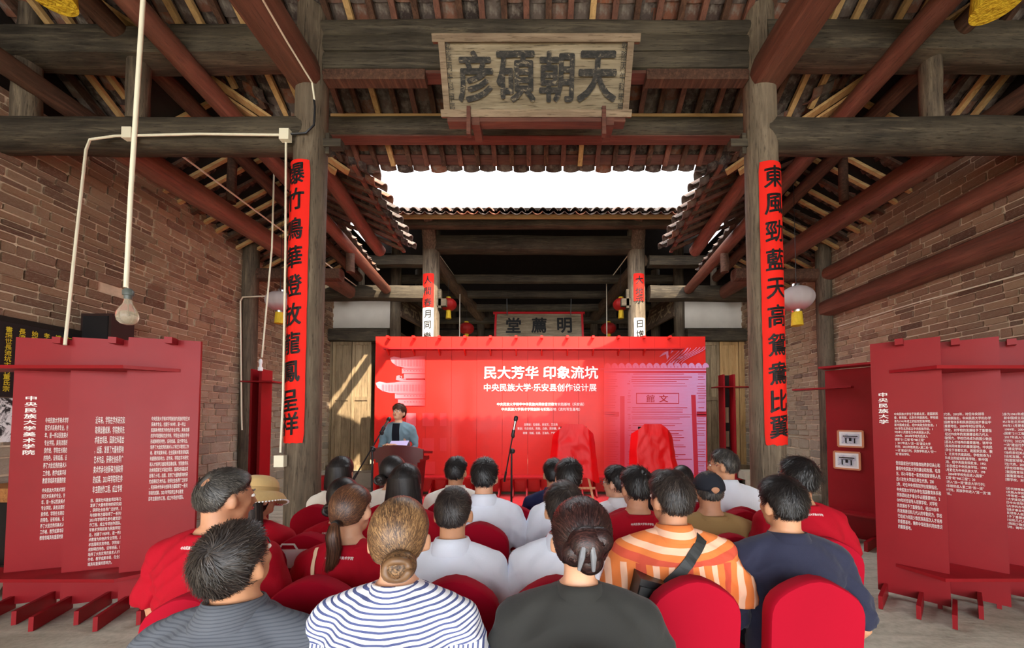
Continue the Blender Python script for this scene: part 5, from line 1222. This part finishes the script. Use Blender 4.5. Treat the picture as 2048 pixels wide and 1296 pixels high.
    if tied: V, F = strands(hair, TT, int(N*1.3), tp, (0,-.4,.9), .17, 7, wdt, [.001,.002,.0025,.003,.003,.002] if hair != 'updo' else [.002,.005,.008,.009,.007,.004], rng)
    elif hair in ('bob', 'long'): V, F = strands(hair, TT, N, None, (0,-.2,1), .16, 5, wdt, [.001,.002,.003,.004], rng)
    else: V, F = strands(hair, TT, N, None, (.12,-.62,.80), .085 if hair == 'crop' else .12, 4, wdt, [.0,.002,.004,.006,.008] if hair == 'crop' else [.0,.004,.007,.011,.015 if hair != 'spiky' else .026], rng, bald=bald)
    hm.add(V, F)
    tpv = None if tp is None else HC+np.array(tp)/np.linalg.norm(tp)*(HR+TT)
    if hair == 'bun':
        c = tpv+np.array([0,-.022,-.005]); m = MB(); m.ell(c, (.042,.034,.038), 18, 12); hm.add(m.v, m.f)
        V, F = blob_strands(c, (.042,.034,.038), N//2, rng, 'swirl', wdt*1.3, (0,-1,.2), 2.4, 8); hm.add(V, F)
        m = MB(); m.tube([c+np.array([.030*math.cos(a), -.026+.004*math.sin(3*a), .026*math.sin(a)]) for a in [2*PI*i/20 for i in range(21)]], [.012]*21, 8); hm.add(m.v, m.f)
    if hair == 'updo':
        for dx, dz, rr in ((0,.01,.052), (.034,.026,.036), (-.030,-.012,.036), (.012,-.034,.034)):
            c = tpv+np.array([dx,-.010,dz]); m = MB(); m.ell(c, (rr, rr*.62, rr*.95), 16, 10); hm.add(m.v, m.f)
            V, F = blob_strands(c, (rr, rr*.62, rr*.95), N//4, rng, 'swirl', wdt*1.3, (rng.uniform(-.4,.4),-1,rng.uniform(-.4,.4)), 2.2, 8); hm.add(V, F)
    if hair == 'ponytail':
        Hi = Hm.inverted(); c = Vector(tpv); drop = (Hi.to_3x3()@Vector((0,0,-1)))
        pts = [c+Vector((0,.01,0)), c+Vector((0,-.028,-.004)), c+Vector((.002,-.036,0))+drop*.045, c+Vector((.006,-.030,0))+drop*.10, c+Vector((-.004,-.026,0))+drop*.15, c+Vector((-.018,-.024,0))+drop*.20]
        V, F = tube_np(pts, [.020,.017,.026,.022,.016,.004], 14, [.018,.016,.020,.017,.012,.004]); hm.add(V, F)
        a = rng.uniform(0, 2*PI, N//3); P_ = []; S_ = []; rr = [.018,.019,.027,.024,.018,.009]; jl = rng.normal(scale=.004, size=(N//3, 3))
        for kk, p in enumerate(pts): P_.append(np.array(p)+np.stack([np.cos(a)*rr[kk], np.sin(a)*rr[kk]*.8, 0*a], 1)+jl*kk/3); S_.append(np.stack([-np.sin(a), np.cos(a), 0*a], 1))
        V, F = ribbons(P_, S_, wdt*1.2); hm.add(V, F)
    if hair in ('bob', 'long'):
        V, F = curtain(-.115 if hair == 'bob' else -.185, .094 if hair == 'bob' else .102, .078 if hair == 'bob' else .074, rng, N, wdt*1.3, .0 if hair == 'bob' else .03); hm.add(V, F)
    ho = part('hair', xf(hm.mb(), Hm), HAIR[hcol], root, smooth='all', local=True)
    if hair == 'ponytail':
        m = MB(); m.tube([Vector(tpv)+Vector((0,-.010,0)), Vector(tpv)+Vector((0,-.024,-.002))], [.019,.019], 14); part('hair_tie', xf(m, Hm), MAT['black'], ho, local=True)
    if hair == 'updo':
        m = MB(); c = Vector(tpv)
        for s in (-1, 1): m.tube([c+Vector((s*.010,-.035,.03)), c+Vector((s*.016,-.048,-.01)), c+Vector((s*.020,-.034,-.05))], [.006,.009,.005], 8)
        part('hair_clip', xf(m, Hm), m_plain('grey_clip', W(120,122,128), .35, .5), ho, local=True)
    return root, Hm, dict(S=S, hit=hit, k=k)
# ---- banquet chair
def make_chair():
    root = empty('banquet_chair', (0, 0, 0)); sh = lambda y, z: y-max(0, z-.44)*.10
    half = [(.182,.015),(.180,.10),(.170,.30),(.163,.46),(.163,.60),(.164,.72),(.165,.775),(.163,.808),(.155,.836),(.138,.862),(.108,.887),(.072,.908),(.037,.923)]
    out = [(0,.30),(.085,.27),(.135,.17),(.160,.015)]; poly = out[0:1]+out[1:]+half+[(0,.929)]
    poly = poly+[(-x, z) for x, z in reversed(poly[1:-1])]; cz = .6
    m = MB(); rings = []
    for y, k in ((-.036,.965),(-.031,.985),(-.020,1),(.018,1),(.028,.985),(.033,.96)): rings.append([Vector((x*k, sh(y, z), cz+(z-cz)*(1-(1-k)*.5) if z > .05 else z)) for x, z in poly])
    m.loft(rings); part('back_cover', m, MAT['chair'], root, local=True)
    m = MB(); rings = []
    for z, k in ((.40,.97),(.415,1),(.465,1),(.485,.97),(.49,.9)):
        N = 32; rings.append([Vector((.198*k*math.copysign(abs(math.cos(a))**.35, math.cos(a)), .235+.215*k*math.copysign(abs(math.sin(a))**.35, math.sin(a)), z)) for a in [2*PI*i/N for i in range(N)]])
    m.loft(rings); part('seat_cover', m, MAT['chair'], root, local=True)
    arch = lambda a, b, w_: [(a,.42),(a-w_*.0,.015),(a+.03,.015),(a+.05,.18),((a+b)/2-.05,.27),((a+b)/2+.05,.27),(b-.05,.18),(b-.03,.015),(b,.015),(b,.42)]
    for s in (-1, 1):
        m = MB(); p = arch(.02, .455, 0); m.prism([(y, z) for y, z in p], -.008, .008, Matrix.Translation((s*.195, 0, 0))@Matrix(((0,0,1,0),(1,0,0,0),(0,1,0,0),(0,0,0,1)))); part('side_skirt', m, MAT['chair'], root, smooth=False, local=True)
    m = MB(); p = arch(-.197, .197, 0); m.prism(p, -.008, .008, basis((0,.45,0), (1,0,0), (0,0,1))); part('front_skirt', m, MAT['chair'], root, smooth=False, local=True)
    for sx_ in (-1, 1):
        for y in (.01, .44): m = MB(); m.lathe((sx_*.185, y, 0), [(.018,0),(.02,.01),(.016,.03)], 12); part('foot', m, MAT['black'], root, local=True)
    return root
CH0 = make_chair(); CH_used = [False]
def chair(X, Y, label, rz=0):
    o = CH0 if not CH_used[0] else copy_tree(CH0); CH_used[0] = True
    o.location = (X, Y, 0); o.rotation_euler = (0, 0, math.radians(rz)); setp(o, label, 'chair', 'red covered banquet chairs'); return o
def seat(label, clabel, px, ytop, D, chx=None, chair_y=None, crz=0, **kw):
    r, Hm, info = person(label, px, ytop, D, **kw); X = r.location.x; y = r.location.y
    cy_ = chair_y if chair_y else y-.175; chair(P(chx, 1000, cy_).x if chx else X, cy_, clabel, crz); return r, Hm, info
NP_ = '中央民族大学美术学院'
cream = m_plain('cream_strap', W(232,196,160), .6, .3); blk = m_plain('black_strap', W(44,46,46), .5, .4)
# front row
seat('man in a dark grey polo shirt with head bent down, front left', 'red chair of the man in the grey polo', 474, 1048, 1.10, sex='m', top_='polo', collar='shirt', hair='short', T=.011, hcol='soft', skin='c', near=True, wd=1.10, hpitch=-20, hyaw=-10, hroll=5, lean=.06, hs=.92)
seat('woman in navy and white striped blouse with a low blond-brown bun', 'red chair of the woman in the striped blouse', 795, 1008, 1.12, sex='f', top_='navystripe', collar='band', hair='bun', hcol='highlight', skin='b', near=True, wd=1.10, hyaw=10, sleeve='half', lean=.05, hs=.97)
r3 = seat('woman in a charcoal shirt with dark auburn hair clipped up', 'red chair of the woman in the charcoal shirt', 1158, 1016, 1.17, sex='f', top_='black', collar='band', hair='updo', hcol='auburn', skin='b', near=True, wd=1.16, hroll=4, sleeve='half', lean=.05, hs=.98, tie=(.02,-.9,.05))
# second row
seat('man in an orange striped shirt with a black shoulder strap', 'empty-topped red chair in front of the orange striped shirt', 1346, 951, 1.66, chx=1374, chair_y=1.46, sex='m', top_='orange', collar='shirt', hair='short', hcol='soft', skin='a', near=True, wd=1.13, hyaw=22, lean=.05, hs=.97,
     strap=((.10, 1.012), (-.20, .735), .040, blk, 'bag_strap'))
seat('man in a dark navy shirt seated at the right', 'red chair of the man in the navy shirt', 1572, 962, 1.70, chx=1606, chair_y=1.46, crz=-4, sex='m', top_='navy', collar='band', hair='short', hcol='black', skin='c', near=True, wd=1.08, hyaw=14, hroll=-3, lean=.04, arm='side', hs=.97, sleeve='half')
seat('woman in a red tee with a brown ponytail and cream strap', 'red chair of the woman with the brown ponytail', 701, 977, 1.72, chx=644, chair_y=1.46, crz=3, sex='f', top_='tee', hair='ponytail', hcol='brown', skin='b', near=True, wd=1.05, hyaw=-8, hroll=-4, nape=NP_, strap=((-.125,.95),(-.085,.80),.016,cream,'bag_strap'), lean=.05)
seat('man with short cropped hair in a white shirt, centre left', 'red chair of the cropped-haired man in the white shirt', 905, 981, 1.72, chx=916, chair_y=1.46, sex='m', top_='blue', collar='shirt', hair='crop', hcol='soft', skin='c', near=True, wd=.99, sleeve='half', lean=.04)
seat('man in a long-sleeved white shirt directly behind the charcoal shirt', 'red chair half hidden by the woman in the charcoal shirt', 1128, 974, 1.74, chx=1112, chair_y=1.46, sex='m', top_='blue', sleeve='long', collar='shirt', hair='short', hcol='soft', skin='c', near=True, wd=1.02, hyaw=12, lean=.05)
seat('balding man in a red tee beside the left display boards', 'red chair of the balding man', 436, 944, 1.55, chx=420, chair_y=1.33, sex='m', top_='tee', hair='crop', hcol='grey', skin='a', near=True, wd=1.12, hyaw=-24, hpitch=3, hs=.97, nape=NP_, bald=(.05,-.78,.62,.36), lean=.03, yaw=-6)
# third row
_, Hh, _i = seat('woman in a red tee and a tan brimmed hat at the left', 'red chair of the woman in the tan hat', 508, 958, 2.15, chx=515, sex='f', top_='tee', hair='long', hcol='soft', skin='b', wd=1.0, hyaw=-25, lean=.05)
hatr = _; hm_ = MB()
R_ = [(.100,.055,0),(.104,.02,0),(.101,.05,0)]
N = 40
def hatring(r, z, e=0): return [Vector((r*math.cos(2*PI*i/N), -.008+r*1.12*math.sin(2*PI*i/N), z+e*math.sin(2*PI*i/N*3))) for i in range(N)]
MAT['hat'] = m_fabric('tan_hat', W(198,166,112), .85, .3, .1, 500, 20)
hat = empty('brimmed_hat', Hh.translation, 'tan brimmed hat with a white scalloped edge on the woman at the left', 'hat'); 
Hw = wmat(hatr)@Hh; hat.location = Hw.translation; Ht = Hw@Matrix.Rotation(-.22, 4, 'X')@Matrix.Rotation(-.12, 4, 'Y')@Matrix.Diagonal((1.0,.95,.92,1))
m = MB(); m.loft([hatring(.102, .035), hatring(.101, .062), hatring(.096, .088), hatring(.084, .110), hatring(.066, .126), hatring(.040, .136), hatring(.010, .139)]); part('crown', xf(m, Ht), MAT['hat'], hat, smooth='all')
m = MB(); m.loft([hatring(.101, .036), hatring(.125, .022, .004), hatring(.140, -.002, .006), hatring(.153, -.026, .010), hatring(.151, -.030, .010), hatring(.138, -.007, .006), hatring(.1, .030)], False); part('brim', xf(m, Ht), MAT['hat'], hat, smooth='all')
m = MB()
for i in range(64):
    a = 2*PI*i/64; m.ell((.155*math.cos(a), -.008+.174*math.sin(a), -.029+.010*math.sin(a*3)), (.006,.006,.005), 6, 4)
part('lace_edge', xf(m, Ht), MAT['white'], hat, kind='stuff')
m = MB(); m.loft([hatring(.1035, .036), hatring(.1015, .06)], False); part('hat_band', xf(m, Ht), m_plain('hat_band', W(168,138,90), .7), hat, smooth='all')
seat('woman in a red tee with dark tied-back hair near the left column', 'red chair of the woman with dark tied hair near the column', 683, 961, 2.22, chx=628, sex='f', top_='tee', hair='bun', hcol='black', skin='b', wd=1.0, nape=NP_, hyaw=6, lean=.04, tie=(-.2,-.9,-.4))
seat('woman in a red tee with black shoulder-length hair', 'red chair of the woman with shoulder-length hair', 809, 933, 2.18, sex='f', top_='tee', hair='long', hcol='black', skin='b', wd=1.08, lean=.04)
seat('young man in a pale blue shirt with black tousled hair', 'red chair of the man with tousled hair in pale blue', 968, 922, 2.42, chx=962, sex='m', top_='blue', collar='shirt', hair='short', hcol='black', skin='b', wd=1.0, lean=.04)
seat('man in a white shirt with a visible hair whorl left of the easel', 'red chair of the man left of the easel', 1138, 923, 2.42, sex='m', top_='blue', collar='shirt', hair='short', hcol='black', skin='b', wd=1.0, lean=.04)
seat('man in a red tee with a thinning crown, right of centre', 'red chair of the man with the thinning crown', 1275, 939, 2.12, chx=1262, sex='m', top_='tee', hair='short', hcol='black', skin='a', wd=1.05, nape=NP_, hyaw=18, bald=(.05,-.6,.8,.16), lean=.04)
_, Hc, _i = seat('man in a khaki shirt and a black cap', 'red chair of the man in the black cap', 1420, 946, 2.22, chx=1452, sex='m', top_='khaki', hair='crop', hcol='grey', skin='a', wd=1.12, hyaw=-4, T=.003, lean=.06)
Hw = wmat(_)@Hc; cap = empty('black_cap', Hw.translation, 'black baseball cap with a rear opening on the man in khaki', 'cap')
MAT['cap'] = m_fabric('cap_cloth', W(38,40,48), .85, .3)
m = MB(); n = 36; rings = []
for j in range(9):
    t = j/8*PI/2; rings.append([Vector((.0905*math.cos(t*.97)*math.cos(2*PI*i/n), -.006+.110*math.cos(t*.97)*math.sin(2*PI*i/n), .020+.095*math.sin(t)+(-.018 if False else 0))) for i in range(n)])
m.loft(rings); part('crown', xf(m, Hw@Matrix.Rotation(.08, 4, 'X')), MAT['cap'], cap, smooth='all')
m = MB(); V = [Vector((x*.075, .085+.085*(1-x*x)**.5, .018-.012*abs(x))) for x in [-1+2*i/14 for i in range(15)]]; m.add([(v.x, v.y, v.z) for v in V]+[(v.x, .07, .026) for v in V]+[(v.x, v.y, v.z-.004) for v in V]+[(v.x, .07, .022) for v in V], [(i, i+1, 16+i, 15+i) for i in range(14)]+[(30+i, 45+i, 46+i, 31+i) for i in range(14)]+[(i, 30+i, 31+i, i+1) for i in range(14)]); part('peak', xf(m, Hw@Matrix.Rotation(.08, 4, 'X')), MAT['cap'], cap, smooth=False)
m = MB(); m.tube([(.030*math.cos(a), -.112-.0*a+.004*abs(math.cos(a)), .022+.030*math.sin(a)) for a in [PI*i/12 for i in range(13)]], .0035, 6); part('rear_opening_trim', xf(m, Hw@Matrix.Rotation(.08, 4, 'X')), MAT['cap'], cap)
m = MB(); m.ell((0,-.106,.030), (.026,.012,.022), 14, 8); part('rear_opening', xf(m, Hw@Matrix.Rotation(.08, 4, 'X')), SKIN['a'], cap, label='scalp showing through the rear opening')
m = MB(); m.bar((-.034,-.112,.018), (.034,-.112,.018), .003, .012, (0,0,1)); part('strap', xf(m, Hw@Matrix.Rotation(.08, 4, 'X')), MAT['cap'], cap, smooth=False)
seat('man in a red tee with spiky black hair beside the right column', 'red chair of the spiky-haired man', 1598, 921, 2.12, chx=1636, chair_y=1.93, crz=-5, sex='m', top_='tee', hair='spiky', hcol='black', skin='a', wd=1.0, hyaw=24, hpitch=-6, nape=NP_, lean=.04)
# fourth row
seat('woman in cream with a straight black bob near the left column', 'red chair of the woman with the black bob', 679, 917, 2.85, chx=640, sex='f', top_='cream', sleeve='long', hair='bob', hcol='black', skin='b', wd=1.0, lean=.03)
seat('woman in a cream jacket with a low black bun before the lectern', 'red chair of the woman before the lectern', 783, 915, 2.85, chx=770, sex='f', top_='cream', sleeve='long', hair='bun', hcol='black', skin='b', wd=1.0, hyaw=-20, lean=.03, tie=(-.1,-.9,-.5))
seat('man in an off-white shirt in the far row left of centre', 'red chair of the man in the off-white shirt', 911, 918, 3.05, sex='m', top_='cream', collar='shirt', hair='short', hcol='black', skin='c', wd=.98, lean=.03, hyaw=-12)
chair(P(1030, 1000, 2.6).x, 2.62, 'empty red chair just right of the man in pale blue')
seat('man in a dark blue suit in the far row left of the easel', 'red chair of the man in the blue suit', 1108, 922, 3.05, sex='m', top_='suit', sleeve='long', collar='shirt', hair='short', hcol='black', skin='c', wd=1.0, hyaw=12, lean=.03)
seat('woman with glasses in a white shirt between the two easels', 'red chair of the woman with glasses', 1236, 937, 2.75, sex='f', top_='white', collar='shirt', hair='short', T=.018, hcol='black', skin='b', wd=1.05, hyaw=50, glasses=True, lean=.03)
seat('dark-haired woman in a red tee mostly hidden behind the orange striped shirt', 'red chair hidden behind the orange striped shirt', 1325, 945, 2.55, sex='f', top_='tee', hair='long', hcol='black', skin='b', wd=.9, lean=.03)
r25, _, _ = seat('dark-haired woman in a patterned blouse holding up a phone', 'red chair of the woman holding the phone', 1366, 935, 2.95, sex='f', top_='floral', hair='bun', hcol='black', skin='b', wd=.95, hyaw=-10, lean=.03)
m = MB(); c = P(1399, 993, 3.02); m.box(c, (.15, .010, .075), Matrix.Rotation(.3, 3, 'Y')); ph = empty('phone', (c.x, c.y, c.z-.05), 'dark phone held up beside the man in the cap', 'phone'); part('case', m, MAT['black'], ph, smooth=False)
m = MB(); m.box(c+Vector((0,-.007,0)), (.136, .003, .064), Matrix.Rotation(.3, 3, 'Y')); part('screen', m, FAB['floral'], ph, smooth=False)
seat('tall man with red glasses in a pale blue shirt looking left', 'red chair of the tall man with glasses', 1452, 902, 2.75, chx=1478, sex='m', top_='blue', collar='shirt', hair='short', T=.010, hcol='grey', skin='c', wd=1.08, hyaw=52, yaw=4, glasses=True, lean=.0)
chair(P(1532, 1040, 2.2).x, 2.5, 'red chair glimpsed between the right column and the navy shirt')
# tote bag near the left aisle
c = P(583, 1125, 1.95); tb = empty('tote_bag', (c.x, c.y, c.z-.17), 'white and red printed tote bag between the left chairs', 'bag')
m = MB(); m.box(c+Vector((0,0,.03)), (.20,.07,.09)); part('white_top', m, MAT['white'], tb, smooth=False); m = MB(); m.box(c+Vector((0,0,-.08)), (.20,.07,.13)); part('red_body', m, FAB['tee'], tb, smooth=False)
t = center(text_mb('中央民族大学', .05, off=.0004), .14); part('bag_lettering', xf(t, basis(c+Vector((0,-.037,-.045)), (1,0,0), (0,0,1))), MAT['print_white'], tb, smooth=False)
m = MB(); m.tube([c+Vector((-.05,-.03,.07)), c+Vector((-.03,-.03,.10)), c+Vector((.03,-.03,.10)), c+Vector((.05,-.03,.07))], .005, 6); part('handle', m, MAT['white'], tb)
# shoulder bag of the man in orange
c = P(1281, 1180, 1.52); sb = empty('shoulder_bag', (c.x, c.y, c.z-.1), 'black shoulder bag hanging at the left hip of the orange striped shirt', 'bag')
m = MB(); m.box(c+Vector((.02,.04,-.03)), (.10,.16,.16), Matrix.Rotation(.25, 3, 'Y')); part('pouch', m, MAT['black'], sb, smooth=False)
m = MB(); m.box(c+Vector((.02,-.045,-.02)), (.09,.012,.09), Matrix.Rotation(.25, 3, 'Y')); part('flap', m, blk, sb, smooth=False)
# ---- the speaker
rs, Hs, inf = person('woman in a blue-grey blazer reading at the lectern', 797, 811, 5.32, sex='f', top_='blazer', sleeve='long', collar=None, hair='short', T=.022, hcol='brown', skin='b', yaw=180, hpitch=-16, hyaw=-6, stand=True, wd=1.08, glasses=True, lean=.05, near=True, arm='podium')
V = []; F = []; S_ = inf['S']; hit = inf['hit']; nz = 14; nx = 8
for j in range(nz+1):
    z = S_+.035-j*.028; hw = .055 if j < 3 else .055-.0*j
    for i in range(nx+1):
        h = hit((-1+2*i/nx)*hw, z, True, .004); V.append(tuple(h) if h is not None else ((-1+2*i/nx)*hw, .1, z))
for j in range(nz):
    for i in range(nx): q = j*(nx+1)+i; F.append((q, q+1, q+nx+2, q+nx+1))
m = MB(); m.v = V; m.f = F; part('inner_top', m, FAB['inner'], rs, smooth='all', local=True)
for s in (-1, 1):
    V = []; F = []
    for j in range(13):
        z = S_+.04-j*.028; w_ = .035*math.sin(min(1, j/5)*PI/2)*(1 if j < 8 else (13-j)/5)+.008
        for x in (s*.050, s*(.050+w_)): h = hit(x, z, True, .008); V.append(tuple(h) if h is not None else (x, .1, z))
    for j in range(12): F.append((2*j, 2*j+1, 2*j+3, 2*j+2))
    m = MB(); m.v = V; m.f = F; part('lapel', m, FAB['blazer'], rs, smooth='all', local=True)
